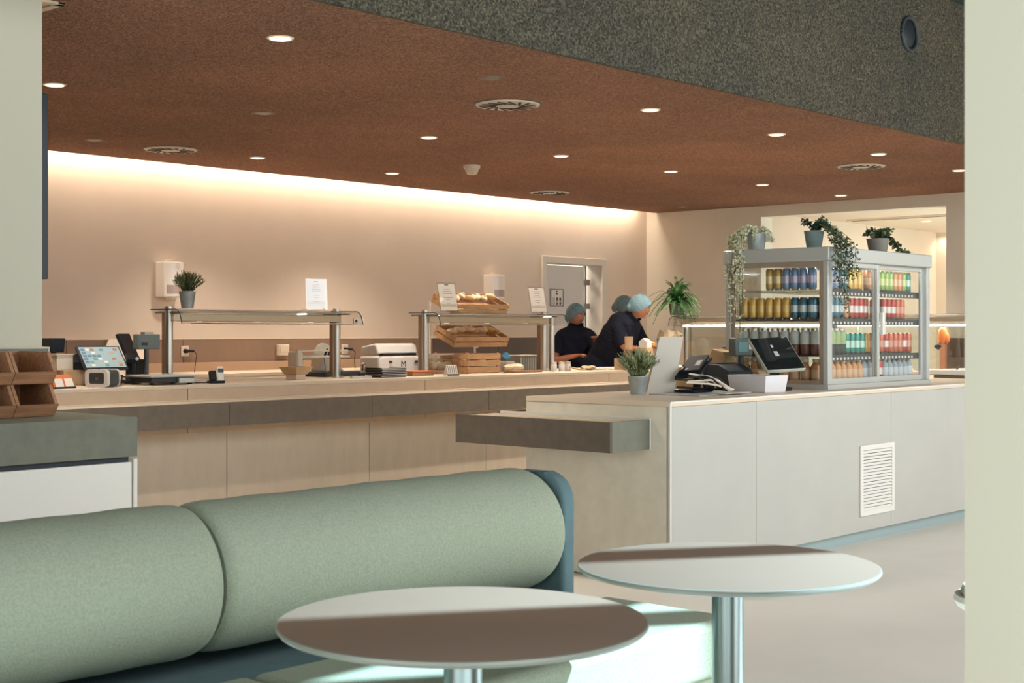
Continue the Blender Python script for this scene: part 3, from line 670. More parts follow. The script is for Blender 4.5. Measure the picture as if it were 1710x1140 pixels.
for c in range(2):
    for r in range(2):
        pos = ['right', 'middle', 'left'][c]; lv = ['lower', 'upper'][r]
        display_bin(x - W_ * (c + 1) - .003 * c, 5.47 + (.0 if r == 0 else .012), .9205 + r * (bh + .001), W_, bh, .30,
                    {('right', 'upper'): 'wooden display bin at the top right of the stack by the pale wall', ('right', 'lower'): 'wooden display bin at the bottom right of the stack by the pale wall',
                     ('middle', 'upper'): 'wooden display bin at the picture edge, upper row', ('middle', 'lower'): 'wooden display bin at the picture edge, lower row',
                     ('left', 'upper'): 'hidden wooden display bin left of the upper edge one', ('left', 'lower'): 'hidden wooden display bin left of the lower edge one'}[(pos, lv)]) if c < 2 else None

# ================================================================ COUNTER TOP ITEMS, left
TOP = CZ + .0008
def on1(px, y): a = at(px, Y=y); return a[0], a[1], TOP
x, y, z = on1(104, 8.04); m = thing('tea_box', 'small orange and white tea sachet box beside the wooden bins', 'box', (x, y, z), R_(6))
MB().prism([(-.04, 0), (.05, 0), (.05, .085), (.01, .085)], -.085, .07, 'x').build('carton', M_ORANGE, m, .002)
for q in (-.072, .002): 
    l_ = MB(); l_.add([(q, -.0335, .012), (q + .06, -.0335, .012), (q + .06, -.0085, .062), (q, -.0085, .062)], [(0, 1, 2, 3)]); l_.v = [(a, b - .003, c) for a, b, c in l_.v]; l_.build('label', M_PAPER, m)
MB().box(-.085, .07, -.046, -.038, 0, .012).build('tray_lip', M_BLACK, m)
x, y, z = on1(118, 8.5); m = thing('cream_box', 'tan box behind the orange tea box', 'box', (x, y, z))
MB().box(-.12, .11, -.12, .12, 0, .10).build('body', M_KRAFT, m, .004); MB().box(-.16, -.04, -.1, .1, .101, .20).build('upper_box', M_CREAM, m, .004); MB().box(-.165, -.035, -.105, .105, .2005, .208).build('lid', M_TRIM, m)
x, y, z = on1(122, 8.62)
m = thing('receipt_printer', 'low black receipt printer left of the lit till screen', 'printer', (x + .05, y, z + .101))
MB().prism([(-.14, 0), (.14, 0), (.14, .07), (.08, .10), (-.08, .10), (-.14, .05)], -.14, .14, 'x').build('body', M_NAVY, m, .008); MB().box(-.08, .08, -.10, -.08, .094, .104).build('paper_slot', M_DGREY, m)
x, y, z = on1(98, 8.85 - .07); m = thing('desk_phone', 'dark handset shape just right of the pale wall corner', 'phone', (x - .02, y, z + .1))
MB().prism([(-.03, .11), (.09, .16), (.10, .21), (-.05, .21)], -.06, .045, 'x').build('head', M_NAVY, m, .006); MB().cyl((0, .02, 0), (0, .03, .14), .02).build('stand', M_NAVY, m); MB().lathe([(.06, -.1), (.06, -.085), (.02, -.08)], n=20).build('base', M_NAVY, m)
m.location.z = z + .101 if False else z + .1
# POS terminal with lit screen
def screen_stack(x, y, z, rz, label, w_, h_, tilt, stand_h, lit=True, name='till_screen'):
    m = thing(name, label, 'till', (x, y, z), rz)
    c, s_ = math.cos(tilt), math.sin(tilt)
    def T(v): return (v[0], v[1] * c - v[2] * s_, stand_h + v[1] * s_ + v[2] * c)
    b = MB().box(-w_ / 2, w_ / 2, 0, .022, -h_ / 2, h_ / 2); b.v = [T(v) for v in b.v]; hs = b.build('housing', M_NAVY, m, .004)
    b = MB().box(-w_ / 2 + .012, w_ / 2 - .012, -.002, 0, -h_ / 2 + .012, h_ / 2 - .012); b.v = [T(v) for v in b.v]
    if lit:
        b.build('display', mat('lit_till_display', (150, 168, 170), .3, emit=(160, 180, 182), strength=.35), hs)
        rnd = random.Random(3); cols = [mat('tile_' + n_, c_, .4, emit=c_, strength=.3) for n_, c_ in (('blue', (96, 132, 150)), ('sand', (190, 160, 130)), ('pale', (212, 214, 206)), ('teal', (110, 150, 150)), ('rust', (170, 120, 96)))]
        for ci, cm in enumerate(cols):
            t = MB()
            for i in range(8):
                for j in range(6):
                    if (i * 7 + j * 5 + i * j) % 5 == ci and (ci in (1, 4)) == (i > 4 or (i + j) % 7 == 0):
                        xx = -w_ / 2 + .02 + i * (w_ - .045) / 8; zz = -h_ / 2 + .02 + j * (h_ - .04) / 6
                        t.box(xx, xx + (w_ - .045) / 8 * .8, -.004, -.002, zz, zz + (h_ - .04) / 6 * .7)
            if t.v: t.v = [T(v) for v in t.v]; t.build('screen_tiles', cm, hs)['kind'] = 'stuff'
    else: b.build('display', M_SCREEN, hs)
    MB().tube([(0, .04, stand_h), (0, .10, stand_h * .6), (0, .08, .02)], .025, 10).build('stand', M_NAVY, m)
    MB().box(-.09, .09, 0, .17, 0, .018).build('foot', M_NAVY, m, .005)
    return m
x, y, z = on1(171, 8.32); screen_stack(x, y, z, R_(-4), 'tilted till with a lit colourful touch screen on the serving counter', .31, .20, R_(-42), .185)
# cream framed reader
x, y, z = on1(162, 8.02); m = thing('table_speaker', 'cream square ring-shaped speaker in front of the lit till', 'speaker', (x, y, z), R_(-62))
o_ = rrect(-.08, .08, 0, .115, .03); i_ = rrect(-.055, .055, .022, .093, .012)
def ring(o_, i_, y0, y1):
    n = len(o_); b = MB(); vs = [(u, y0, v) for u, v in o_] + [(u, y0, v) for u, v in i_] + [(u, y1, v) for u, v in o_] + [(u, y1, v) for u, v in i_]; fs = []
    for i in range(n):
        j = (i + 1) % n; fs += [(i, j, n + j, n + i), (2 * n + i, 3 * n + i, 3 * n + j, 2 * n + j), (i, 2 * n + i, 2 * n + j, j), (n + i, n + j, 3 * n + j, 3 * n + i)]
    return b.add(vs, fs)
ring(o_, i_, -.01, .02).build('front_frame', M_WHITEW, m); ring(o_, i_, .14, .15).build('rear_frame', M_WHITEW, m)
b = MB(); b.prism(rrect(-.074, .074, .006, .109, .028), .02, .14, 'y'); b.build('shell', M_DGREY, m)
b = MB(); b.prism(i_, .0, .012, 'y'); b.build('grille', M_DGREY, m); MB().cyl((.0, -.002, .055), (0, .0, .055), .012).build('badge', M_STEELD, m)
# customer display + terminals
x, y, z = on1(226, 8.68); m = thing('customer_display', 'black customer display leaning back beside the lit till', 'display', (x, y, z), R_(25))
MB().prism([(-.01, .13), (.02, .13), (.12, .33), (.09, .34)], -.07, .07, 'x').build('panel', M_NAVY, m, .003); MB().box(-.05, .05, -.05, .05, 0, .16).build('stand', M_BLACK, m, .008)
x, y, z = on1(222, 8.44); m = thing('card_terminal', 'black card terminal with a bright spot beside the scale', 'card terminal', (x, y, z), R_(-20))
MB().box(-.045, .045, -.03, .05, .15, .19, rx=R_(25)).build('head', M_NAVY, m, .008); MB().cyl((0, 0.01, 0), (0, .01, .16), .022).build('stem', M_BLACK, m); MB().cyl((0, .01, 0), (0, .01, .012), .06).build('foot', M_BLACK, m); MB().ell((.02, -.035, .168), (.012, .006, .012)).build('lamp', M_WHITE, m)
x, y, z = on1(193, 8.15); m = thing('cable_bundle', 'tangle of black cables between the speaker and the scale', 'cable', (x, y, z))
rnd = random.Random(4); b = MB()
for k in range(6):
    p = [(rnd.uniform(-.1, .1), rnd.uniform(-.05, .12), .008 + rnd.uniform(0, .07)) for _ in range(5)]; p = sorted(p, key=lambda q: q[0]); b.tube(p, .005, 6)
b.build('cables', M_RUBBER, m)['kind'] = 'stuff'
# light grey leaning screen back on the rear worktop
x, y, d = at(206, Y=10.7); m = thing('leaning_panel', 'light grey panel leaning in front of the brown wall panels', 'panel', (x, 10.70, .9005))
P_ = at(163, Y=10.8); Q_ = at(248, Y=10.8); 
MB().add([(at(160, Y=10.55)[0] - x, -.15, .0), (at(232, Y=10.55)[0] - x, -.15, 0), (at(250, Y=11.05)[0] - x, .35, .305), (at(182, Y=11.05)[0] - x, .35, .305),
          (at(160, Y=10.55)[0] - x, -.13, -.0), (at(232, Y=10.55)[0] - x, -.13, 0), (at(250, Y=11.05)[0] - x, .37, .295), (at(182, Y=11.05)[0] - x, .37, .295)],
         [(0, 1, 2, 3), (7, 6, 5, 4), (0, 4, 5, 1), (1, 5, 6, 2), (2, 6, 7, 3), (3, 7, 4, 0)]).build('sheet', mat('pale_grey_sheet', (200, 190, 176), .4, .3), m)
MB().box(at(183, Y=11.05)[0] - x, at(250, Y=11.05)[0] - x, .345, .375, .30, .31).build('top_edge', M_WHITE, m)
# scale
x, y, z = on1(271, 8.17); m = thing('counter_scale', 'flat steel counter scale with a grey display on a column', 'scale', (x, y, z), R_(0))
MB().box(-.19, .19, -.15, .15, .05, .066).build('platform', M_ALU, m, .006); MB().box(-.17, .17, -.13, .13, .014, .05).build('base', M_NAVY, m, .008); MB().box(.03, .15, -.153, -.13, .012, .045).build('label_plate', M_ALU, m, .002)
for xx in (-.15, .15):
    for yy in (-.1, .1): MB().cyl((xx, yy, 0), (xx, yy, .016), .018).build('foot', M_BLACK, m)
MB().cyl((-.045, .12, .06), (-.045, .12, .245), .016).build('column', M_DGREY, m)
hd_ = MB().box(-.125, .045, .09, .16, .235, .335).build('display_head', mat('grey_green_casing', (92, 104, 100), .5), m, .006)
MB().box(-.10, -.06, .08, .092, .26, .28).build('display_window', M_NAVY, hd_); MB().box(-.07, .0, .10, .15, .336, .35).build('top_button_bar', M_STEELD, hd_)
# cordless phone
x, y, z = on1(361, 8.06); m = thing('cordless_phone', 'white and black cordless phone standing in its cradle', 'phone', (x, y, z), R_(-15))
MB().box(-.05, .05, -.04, .05, 0, .018).build('cradle', M_BLACK, m, .006)
hs = MB().box(-.0, .05, -.02, .005, .01, .115, rx=R_(-14)).build('handset', M_WHITEW, m, .008); MB().box(.006, .044, -.024, -.018, .075, .10, rx=R_(-14)).build('display', M_DGREY, hs); MB().box(-.045, .0, -.01, .03, .015, .085, rx=R_(-14)).build('charger_back', M_BLACK, m, .006)
x, y, z = on1(332, 8.14); m = thing('power_cable', 'thin cable trailing over the counter right of the scale', 'cable', (x, y, z + .004))
MB().tube([(-.08, .10, .0), (-.05, .06, .0), (.0, .0, .0), (.05, -.02, 0), (.12, .03, .0), (.15, .05, .0)], .004, 6).build('lead', M_RUBBER, m)
# paper tray, slicer, tools
x, y, z = on1(494, 8.22); m = thing('paper_bowl', 'square tan paper bowl on the counter left of the slicer', 'bowl', (x, y, z + .04), R_(8))
MB().box(-.05, .05, -.05, .05, -.04, -.001).build('stand', M_TRIM, m)
b = MB(); b.add([(-.09, -.09, .055), (.09, -.09, .055), (.09, .09, .055), (-.09, .09, .055), (-.06, -.06, 0), (.06, -.06, 0), (.06, .06, 0), (-.06, .06, 0), (-.082, -.082, .055), (.082, -.082, .055), (.082, .082, .055), (-.082, .082, .055), (-.054, -.054, .006), (.054, -.054, .006), (.054, .054, .006), (-.054, .054, .006)],
 [(0, 4, 5, 1), (1, 5, 6, 2), (2, 6, 7, 3), (3, 7, 4, 0), (7, 6, 5, 4), (8, 9, 13, 12), (9, 10, 14, 13), (10, 11, 15, 14), (11, 8, 12, 15), (12, 13, 14, 15), (0, 1, 9, 8), (1, 2, 10, 9), (2, 3, 11, 10), (3, 0, 8, 11)])
b.build('bowl', M_KRAFT, m, smooth=False)
x, y, z = on1(528, 8.62); m = thing('food_slicer', 'cream and steel food slicer behind the middle guard post', 'slicer', (x, y, z))
MB().box(-.02, .36, -.12, .16, 0, .04).build('base', M_NAVY, m, .01)
MB().prism([(.02, .04), (.28, .04), (.20, .11), (.10, .14), (.03, .15)], -.02, .10, 'y').build('motor_housing', M_CREAM, m, .012)
MB().cyl((.18, .12, .16), (.18, .135, .16), .10, n=40).build('blade', M_STEEL, m)
MB().box(-.22, .30, -.06, .02, .145, .165).build('guide_rail', M_CREAM, m, .006); MB().box(-.25, -.19, -.08, .05, .06, .20).build('end_block', M_CREAM, m, .02, seg=3)
for k in range(3): MB().cyl((.06 + .035 * k, -.03, .16), (.09 + .035 * k, -.03, .215), .009).build('knob', M_BLACK, m)
MB().box(-.22, .3, -.04, -.02, .195, .21).build('handle_bar', M_CREAM, m, .004); MB().tube([(.05, -.04, .15), (.05, -.06, .05), (.05, -.09, .01)], .008, 8).build('lever', M_STEEL, m)
x, y, z = on1(618, 8.72); m = thing('tool_tray', 'steel tray of tongs and ladles right of the middle post', 'tray', (x - .1, y, z))
MB().box(-.06, .12, -.10, .12, 0, .012).build('tray', M_STEEL, m, .004)
rnd = random.Random(9)
for k in range(6):
    a = rnd.uniform(-.5, .5); xx = -.05 + k * .02
    MB().tube([(xx, -.05, .03 + .01 * k), (xx + .05 * math.cos(a), .0, .06 + .012 * k), (xx + .09 * math.cos(a), .06 * math.sin(a), .075 + .012 * (k % 3))], .007, 6).build('utensil', [M_STEEL, M_BLACK, M_KRAFT][k % 3], m)
MB().ell((.06, 0, .085), (.05, .04, .02)).build('ladle_bowl', M_STEEL, m)
x, y, z = on1(603, 8.15); m = thing('label_clip', 'small white strip with a black clip left of the tray stack', 'price tag', (x, y, z))
MB().box(-.10, .10, -.012, .012, 0, .016).build('strip', M_WHITE, m); MB().box(-.02, .03, -.015, .015, .016, .036).build('clip', M_BLACK, m)
# stacked black trays
x0, y0, z0 = on1(644, 8.16)
for k in range(6):
    t = thing('serving_tray', 'black and white serving tray in the low stack before the toaster', 'tray', (x0 + .004 * (k % 2), y0, z0 + .0005 + k * .0125), R_(-3 + (k * 37 % 5)), 'stacked serving trays')
    MB().prism([(-.13, .011), (-.118, 0), (.118, 0), (.13, .011), (.124, .011), (.114, .004), (-.114, .004), (-.124, .011)], -.10, .10, 'y').build('tray', M_BLACK, t)
    MB().box(-.128, .128, -.104, -.10, .007, .0115).build('rim', M_WHITE, t)
# contact toaster
x, y, z = on1(655, 8.62); m = thing('contact_toaster', 'white contact grill toaster with a small letter mark behind the trays', 'toaster', (x, y, z), R_(-4))
MB().box(-.235, .235, -.12, .14, .0, .155).build('body', M_WHITEW, m, .02, seg=3)
MB().prism([(-.09, .17), (.13, .165), (.13, .23), (-.04, .255), (-.07, .245)], -.225, .20, 'x').build('lid', M_WHITEW, m, .015, seg=3)
MB().box(-.18, .17, -.105, -.05, .152, .175).build('slot', M_BLACK, m); 
for xx in (-.13, .14): MB().box(xx, xx + .03, -.128, -.118, .095, .115).build('knob', M_DGREY, m, .003)
fc = bpy.data.curves.new('letter_mark', 'FONT'); fc.body = 'M'; fc.size = .075; fc.extrude = .001; fc.align_x = 'CENTER'
ft = bpy.data.objects.new('tmp', fc); COL.objects.link(ft); fm = bpy.data.meshes.new_from_object(ft); bpy.data.objects.remove(ft); fm.materials.clear(); fm.materials.append(M_DGREY)
fo = bpy.data.objects.new('letter_mark', fm); COL.objects.link(fo); fo.parent = m; fo.location = (.02, -.1225, .062); fo.rotation_euler = (R_(90), 0, 0)
# orange tray
x, y, z = on1(695, 8.22); m = thing('orange_board', 'thin orange board beside the second guard post', 'board', (x, y, z + .028)); MB().box(-.11, .16, -.08, .10, 0, .012).build('board', M_ORANGE, m, .004); MB().box(-.1, .14, -.06, .09, -.028, -.0005).build('box', M_KRAFT, m, .003)

# ================================================================ BREAD AREA
def roll_bread(x, y, z, rz, L, w_, label, parent=None, tilt=0., m_=None, grp='bread rolls'):
    b = MB(); rot = Matrix.Rotation(tilt, 3, 'X')
    b.ell((0, 0, w_ * .42), (L / 2, w_ / 2, w_ * .42), 14, 8, rot=None)
    b.v = [(vx, vy, vz * (1 + .06 * math.sin(vx * 40))) for vx, vy, vz in b.v]
    for k in (-1, 0, 1): b.ell((k * L * .22, 0, w_ * .78), (.006, w_ * .26, .01), 8, 5, 1)
    o = b.build('bread_roll', [m_ or M_BREAD, M_BREADL]); o.location = (x, y, z); o.rotation_euler = (tilt, 0, rz)
    return tag(o, label, 'bread', grp)
def bread_crate(name, label, x, y, z, rz, tilt, W_, Dp, Hh, boards=2):
    m = thing(name, label, 'crate', (x, y, z), rz); m.rotation_euler = (tilt, 0, rz)
    for k in range(boards):
        z0_ = k * Hh / boards + .004; z1_ = (k + 1) * Hh / boards - .006
        for yy in (0, Dp - .01): MB().box(0, W_, yy, yy + .01, z0_, z1_).build('slat', M_WOOD, m, .0015)
        for xx in (.0005, W_ - .0105): MB().box(xx, xx + .01, .011, Dp - .011, z0_, z1_).build('slat', M_WOOD, m, .0015)
    for xx in (.012, W_ - .03):
        for yy in (.012, Dp - .03): MB().box(xx, xx + .018, yy, yy + .018, 0, Hh).build('corner_post', M_WOOD, m)
    for k in range(3): MB().box(.011, W_ - .011, .012 + k * (Dp - .03) / 3, .004 + (k + 1) * (Dp - .03) / 3, .0, .008).build('bottom_board', M_WOOD, m)
    return m
# stand with two tilted crates
YS = 8.68
xs0 = at(737, Y=YS)[0]; xs1 = at(829, Y=YS)[0]; W_ = xs1 - xs0 - .02
st_ = thing('crate_stand', 'white metal stand carrying the two tilted bread crates', 'stand', (xs0, YS, TOP))
for xx in (.02, W_ - .09): MB().cyl((xx, .16, 0), (xx, .16, .62), .010).build('upright', M_WHITEW, st_); MB().cyl((xx, .055, .008), (xx, .17, .008), .008).build('foot', M_WHITEW, st_)
MB().cyl((0.02, .16, .30), (W_ - .09, .16, .30), .007).build('crossbar', M_WHITEW, st_)
tl = R_(24)
ca = bread_crate('bread_crate', 'lower tilted pine crate of long rolls on the white stand', xs0 - .02, YS - .16, TOP + .215, 0, tl, W_, .26, .10)
cb_ = bread_crate('bread_crate', 'upper tilted pine crate of floury rolls behind the tilted menu card', xs0 - .05, YS - .16, TOP + .50, 0, tl, W_ + .03, .26, .10)
def put_in(c, lx, ly, lz, rz, L, w_, label, m_, grp):
    p = Matrix.Translation(c.location) @ c.rotation_euler.to_matrix().to_4x4() @ Vector((lx, ly, lz))
    o = roll_bread(p.x, p.y, p.z, 0, L, w_, label, None, 0, m_, grp); o.rotation_euler = (tl, 0, rz); return o
for k in range(7): put_in(ca, .05 + k * (W_ - .08) / 6.6, .115 + .01 * (k % 2), .072 + .012 * (k % 3), R_(72 + 8 * (k % 3)), .18, .062, 'long bread roll lying in the lower tilted crate', [M_BREADL, M_BREAD][k in (3, 5, 6)], 'rolls in the lower tilted crate')
for k in range(6): put_in(cb_, .12 + k * (W_ - .12) / 6.2, .12 + .015 * (k % 2), .068 + .012 * (k % 2), R_(15 + 40 * (k % 3)), .14, .07, 'floury bread roll lying in the upper tilted crate', [M_BREADL, M_BREADL, M_BREAD][k % 3], 'rolls in the upper tilted crate')
# big crate on the counter
xg0, xg1 = at(784, Y=8.30)[0], at(836, Y=8.30)[0]
xg0 = at(775, Y=8.34)[0]
bc = bread_crate('bread_crate', 'large pine crate standing on the counter below the tilted crates', xg0, 8.30, TOP, 0, 0, xg1 - xg0, .42, .172, 3)
for k in range(4): roll_bread(xg0 + .08 + .1 * k, 8.40 + .08 * (k % 2), TOP + .07, R_(50), .14, .075, 'bread roll inside the large pine crate', grp='rolls in the large crate')
# clear bin with round rolls, left of the crate
x0_, x1_ = at(712, Y=8.52)[0], xg0 - .015
m = thing('clear_bread_bin', 'clear plastic bin of round rolls behind the second guard post', 'bin', (x0_, 8.46, TOP + .03))
W2 = x1_ - x0_
b = MB(); b.box(0, W2, 0, .004, 0, .13).box(0, W2, .26, .264, 0, .13).box(0, .004, .004, .26, 0, .13).box(W2 - .004, W2, .004, .26, 0, .13); b.build('walls', M_ACRYL, m)
MB().box(0, W2, 0, .264, -.0295, 0).build('base_board', M_KRAFT, m, .002); MB().box(-.005, W2 + .005, -.006, .0, .125, .135).box(-.005, W2 + .005, .264, .27, .125, .135).build('rim', M_TRIM, m)
for k in range(7):
    o = MB(); o.ell((0, 0, .036), (.052, .048, .036), 14, 8).ell((0, 0, .066), (.03, .006, .006), 8, 5, 1); o = o.build('round_roll', [M_BREADL, M_BREAD])
    o.location = (x0_ + .07 + .1 * (k % 4), 8.53 + .1 * (k // 4), TOP + .031 + (.045 if k > 3 else 0)); o.rotation_euler = (0, 0, k); tag(o, 'round floury roll in the clear plastic bin', 'bread', 'round rolls in the clear bin')
# small price holder
x, y, z = on1(753, 8.05); m = thing('price_card', 'small white price card holder at the counter edge below the clear bin', 'price tag', (x, y, z), R_(-12))
MB().prism([(-.03, .0), (.035, 0), (.035, .006), (-.0, .085), (-.005, .085), (-.03, .01)], -.05, .05, 'x').build('card', M_PAPER, m)
for k in range(5): MB().add([(-.04 + k * .018, -.0305, .018), (-.034 + k * .018, -.0305, .018), (-.034 + k * .018, -.0075, .078), (-.04 + k * .018, -.0075, .078)], [(0, 1, 2, 3)]).build('print_line', M_PRINT, m)
MB().box(-.052, .052, -.045, -.031, 0, .012).build('foot', M_BLACK, m)
# blue gloves, tissue bag, grey basket
x, y, z = on1(845, 8.62); m = thing('disposable_gloves', 'blue disposable gloves sticking up beside the large crate', 'gloves', (x, y, z + .0))
MB().box(-.05, .06, -.05, .05, 0, .085).build('carton', M_WHITE, m, .004)
b = MB()
for k in range(6): a = R_(20 + 26 * k); b.ell((.03 * math.cos(a), 0, .115 + .02 * math.sin(a)), (.035, .012, .014), 10, 6, rot=Matrix.Rotation(-a, 3, 'Y'))
b.build('glove', mat('glove_blue', (92, 168, 204), .5), m)
x, y, z = on1(858, 8.35); m = thing('tissue_packet', 'crumpled white and cream packet in front of the grey basket', 'packet', (x, y, z))
b = MB().ell((0, 0, .035), (.12, .06, .035), 18, 9); rnd = random.Random(5); b.v = [(vx + rnd.uniform(-.008, .008), vy, max(.0, vz + rnd.uniform(-.01, .012))) for vx, vy, vz in b.v]; b.build('packet', M_BREADL, m, angle=20)
MB().box(.06, .14, .07, .13, 0, .075).build('small_carton', M_WHITE, m, .003)
x, y, z = on1(870, 8.70); m = thing('grey_basket', 'grey ribbed bin with a pale rim near the second guard end', 'basket', (x, y, z))
MB().box(-.12, .16, -.10, .08, 0, .125).build('body', M_STEELD, m, .006)
for k in range(9): MB().box(-.112 + k * .031, -.104 + k * .031, -.104, -.10, .005, .12).build('rib', M_ALU, m)
MB().box(-.13, .17, -.11, .09, .126, .138).build('rim', M_TRIM, m, .003)
x, y, z = on1(880, 8.2); m = thing('wooden_peel', 'flat brown serving board lying left of the guard end posts', 'board', (x, y, z)); MB().box(-.22, .15, -.05, .08, 0, .016).build('board', M_WOODD, m, .004)
# shakers
sh0 = None
for k, px in enumerate((925, 938, 948)):
    x, y, z = on1(px, 8.18 + .04 * (k == 2))
    lb = ['left white shaker beside the guard end post', 'middle white shaker beside the guard end post', 'right white shaker nearest the women'][k]
    m = thing('shaker', lb, 'shaker', (x, y, z), group='white shakers')
    MB().lathe([(.026, 0), (.028, .01), (.028, .058), (.024, .066)], n=18).build('jar', M_WHITEW, m); MB().lathe([(.027, .066), (.027, .082), (.001, .086)], n=18).build('cap', M_CREAM, m)
# papers, board, tongs at the corner of the counter
for k, (px, yy, w_, dp, rz, nm, lb, mt) in enumerate([(982, 8.25, .22, .13, 20, 'crumpled_napkin', 'crumpled kraft napkin on the counter in front of the women', M_KRAFT), (1010, 8.25, .30, .2, 12, 'paper_sheet', 'flat white paper sheet on the counter before the leaning woman', M_PAPER),
                                   (1035, 8.16, .26, .16, -18, 'tan_board', 'tan board lying at the counter corner left of the herb pot', M_KRAFT)]):
    x, y, z = on1(px, yy); m = thing(nm, lb, 'paper' if k < 2 else 'board', (x, y, z + .0), R_(rz))
    if k == 0:
        b = MB().ell((0, 0, .018), (w_ / 2, dp / 2, .018), 20, 8); rnd = random.Random(8); b.v = [(a, c, max(0, e_ + rnd.uniform(-.006, .012))) for a, c, e_ in b.v]; b.build('napkin', mt, m, angle=15)
    else:
        b = MB(); N = 6
        for i in range(N + 1): b.v += [(-w_ / 2 + w_ * i / N, -dp / 2, .002 + .01 * (i / N) ** 3), (-w_ / 2 + w_ * i / N, dp / 2, .002 + .012 * (1 - i / N) ** 3), (-w_ / 2 + w_ * i / N, -dp / 2, .0 + .01 * (i / N) ** 3), (-w_ / 2 + w_ * i / N, dp / 2, .0 + .012 * (1 - i / N) ** 3)]
        for i in range(N): q = i * 4; b.f += [(q, q + 4, q + 5, q + 1), (q + 2, q + 3, q + 7, q + 6), (q, q + 2, q + 6, q + 4), (q + 1, q + 5, q + 7, q + 3)]
        b.f += [(0, 1, 3, 2), (N * 4, N * 4 + 2, N * 4 + 3, N * 4 + 1)]; b.m = [0] * len(b.f); b.build('sheet', mt, m)
x, y, z = on1(958, 8.10); m = thing('serving_tongs', 'wooden-handled tongs resting beside the white shakers', 'tongs', (x + .12, y + .05, z + .006), R_(10))
for s_ in (-1, 1): MB().tube([(-.14, .004 * s_, .03), (0, .02 * s_, .01), (.12, .012 * s_, 0)], .006, 6).build('arm', M_WOOD, m)
MB().ell((-.14, 0, .03), (.012, .012, .008)).build('hinge', M_STEEL, m)
# cup with red drink by the leaning woman
x, y, d = at(1053, Y=8.0); z = TOP
m = thing('sauce_bottle', 'tall clear cup with red sauce in front of the leaning woman', 'cup', (x, 8.02, z))
b_z = zat(598, d) - z
if b_z > .02: MB().box(-.12, .12, -.04, .08, 0, b_z).build('riser_box', M_KRAFT, m, .004)
MB().lathe([(.030, b_z), (.034, b_z + .07), (.034, b_z + .075)], n=20).build('sauce', mat('red_sauce', (206, 84, 52), .4), m); MB().lathe([(.0345, b_z + .0755), (.040, b_z + .20), (.038, b_z + .2), (.033, b_z + .078)], n=20).build('cup_wall', sheer('cloudy_cup', (226, 190, 150), .8), m)
# pastry basket and bits on the hot counter
y = 8.66; m = thing('pastry_basket', 'wire basket of golden pastries behind the herb pot', 'basket', (11.75, y, TOP))
b = MB()
for zz in (.02, .10, .18): b.tube([(-.12, -.18, zz), (.12, -.18, zz), (.12, .18, zz), (-.12, .18, zz), (-.12, -.18, zz)], .004, 5)
for k in range(7): b.tube([(-.12, -.18 + .06 * k, .02), (-.12, -.18 + .06 * k, .18)], .003, 4)
b.build('wire_frame', M_STEELD, m); MB().box(-.12, .12, -.18, .18, 0, .016).build('base', M_KRAFT, m)
for k in range(10):
    o = MB().ell((0, 0, 0), (.05, .035, .03), 12, 7).ell((0.02, 0, .018), (.03, .03, .018), 10, 6, 1).build('pastry', [mat('golden_pastry', (214, 150, 78), .6, var=.25, scale=30), M_BREAD])
    o.location = (11.75 - .06 + .06 * (k % 3), y - .12 + .08 * (k // 3), TOP + .05 + .055 * (k % 4)); o.rotation_euler = (0, 0, k * 1.3); tag(o, 'golden pastry in the wire basket behind the herb pot', 'pastry', 'pastries in the wire basket')
x, y, d = at(1073, X=11.85); m = thing('small_carton', 'small white house-shaped carton beside the leaning woman', 'carton', (11.52, 8.58, TOP)); MB().box(-.06, .06, -.05, .05, 0, .19).build('riser', M_KRAFT, m); b = MB().prism([(-.05, .191), (.05, .191), (.05, .25), (0, .285), (-.05, .25)], -.04, .04, 'x'); b.build('carton', M_WHITE, m)
m = thing('paper_wrap', 'large cream paper wrap standing behind the white board', 'paper', (12.12, 8.71, TOP))
b = MB(); b.lathe([(.05, 0), (.09, .12), (.13, .30), (.10, .36), (.06, .33)], n=14); rnd = random.Random(2); b.v = [(a + rnd.uniform(-.012, .012), c + rnd.uniform(-.012, .012), e_ + (rnd.uniform(-.03, .03) if e_ > .1 else 0)) for a, c, e_ in b.v]; b.build('wrap', M_BREADL, m, angle=20)
# steel pans under the glass
for k, (yy, lb) in enumerate(((7.9, 'green-grey food pan under the lit guard, far one'), (7.45, 'green-grey food pan under the lit guard, near one'))):
    m = thing('food_pan', lb, 'pan', (12.3, yy, TOP), group='food pans under the lit guard'); MB().box(-.18, .18, -.17, .17, 0, .2).build('pan', M_STEELD, m, .01); MB().box(-.19, .19, -.18, .18, .2, .21).build('rim', M_ALU, m)

# ================================================================ CHECKOUT BLOCK ITEMS
T2 = BZ + .0008
def on2(px, y): a = at(px, Y=y); return a[0], a[1], T2
# white leaning board
x, y, z = on2(1103, 4.80); m = thing('blank_board', 'large blank white board leaning back on the checkout block', 'board', (x, y, z), 0)
xa_, xb_ = at(1080, Y=4.60)[0], at(1124, Y=4.60)[0]
dq = 7.6; pA, pB = at(1080, d=8.12), at(1126, d=8.12); pC, pD = at(1102, d=8.28), at(1141, d=8.28)
zt = zat(562, 8.28)
q = [(pA[0] - x, pA[1] - y, 0.0), (pB[0] - x, pB[1] - y, 0.0), (pD[0] - x, pD[1] - y, zt - z), (pC[0] - x, pC[1] - y, zt - z)]
nn = Vector((math.cos(YAW), math.sin(YAW), 0)) * .006
MB().add(q + [tuple(Vector(v) + nn) for v in q], [(0, 1, 2, 3), (7, 6, 5, 4), (0, 4, 5, 1), (1, 5, 6, 2), (2, 6, 7, 3), (3, 7, 4, 0)]).build('sheet', M_PAPER, m)
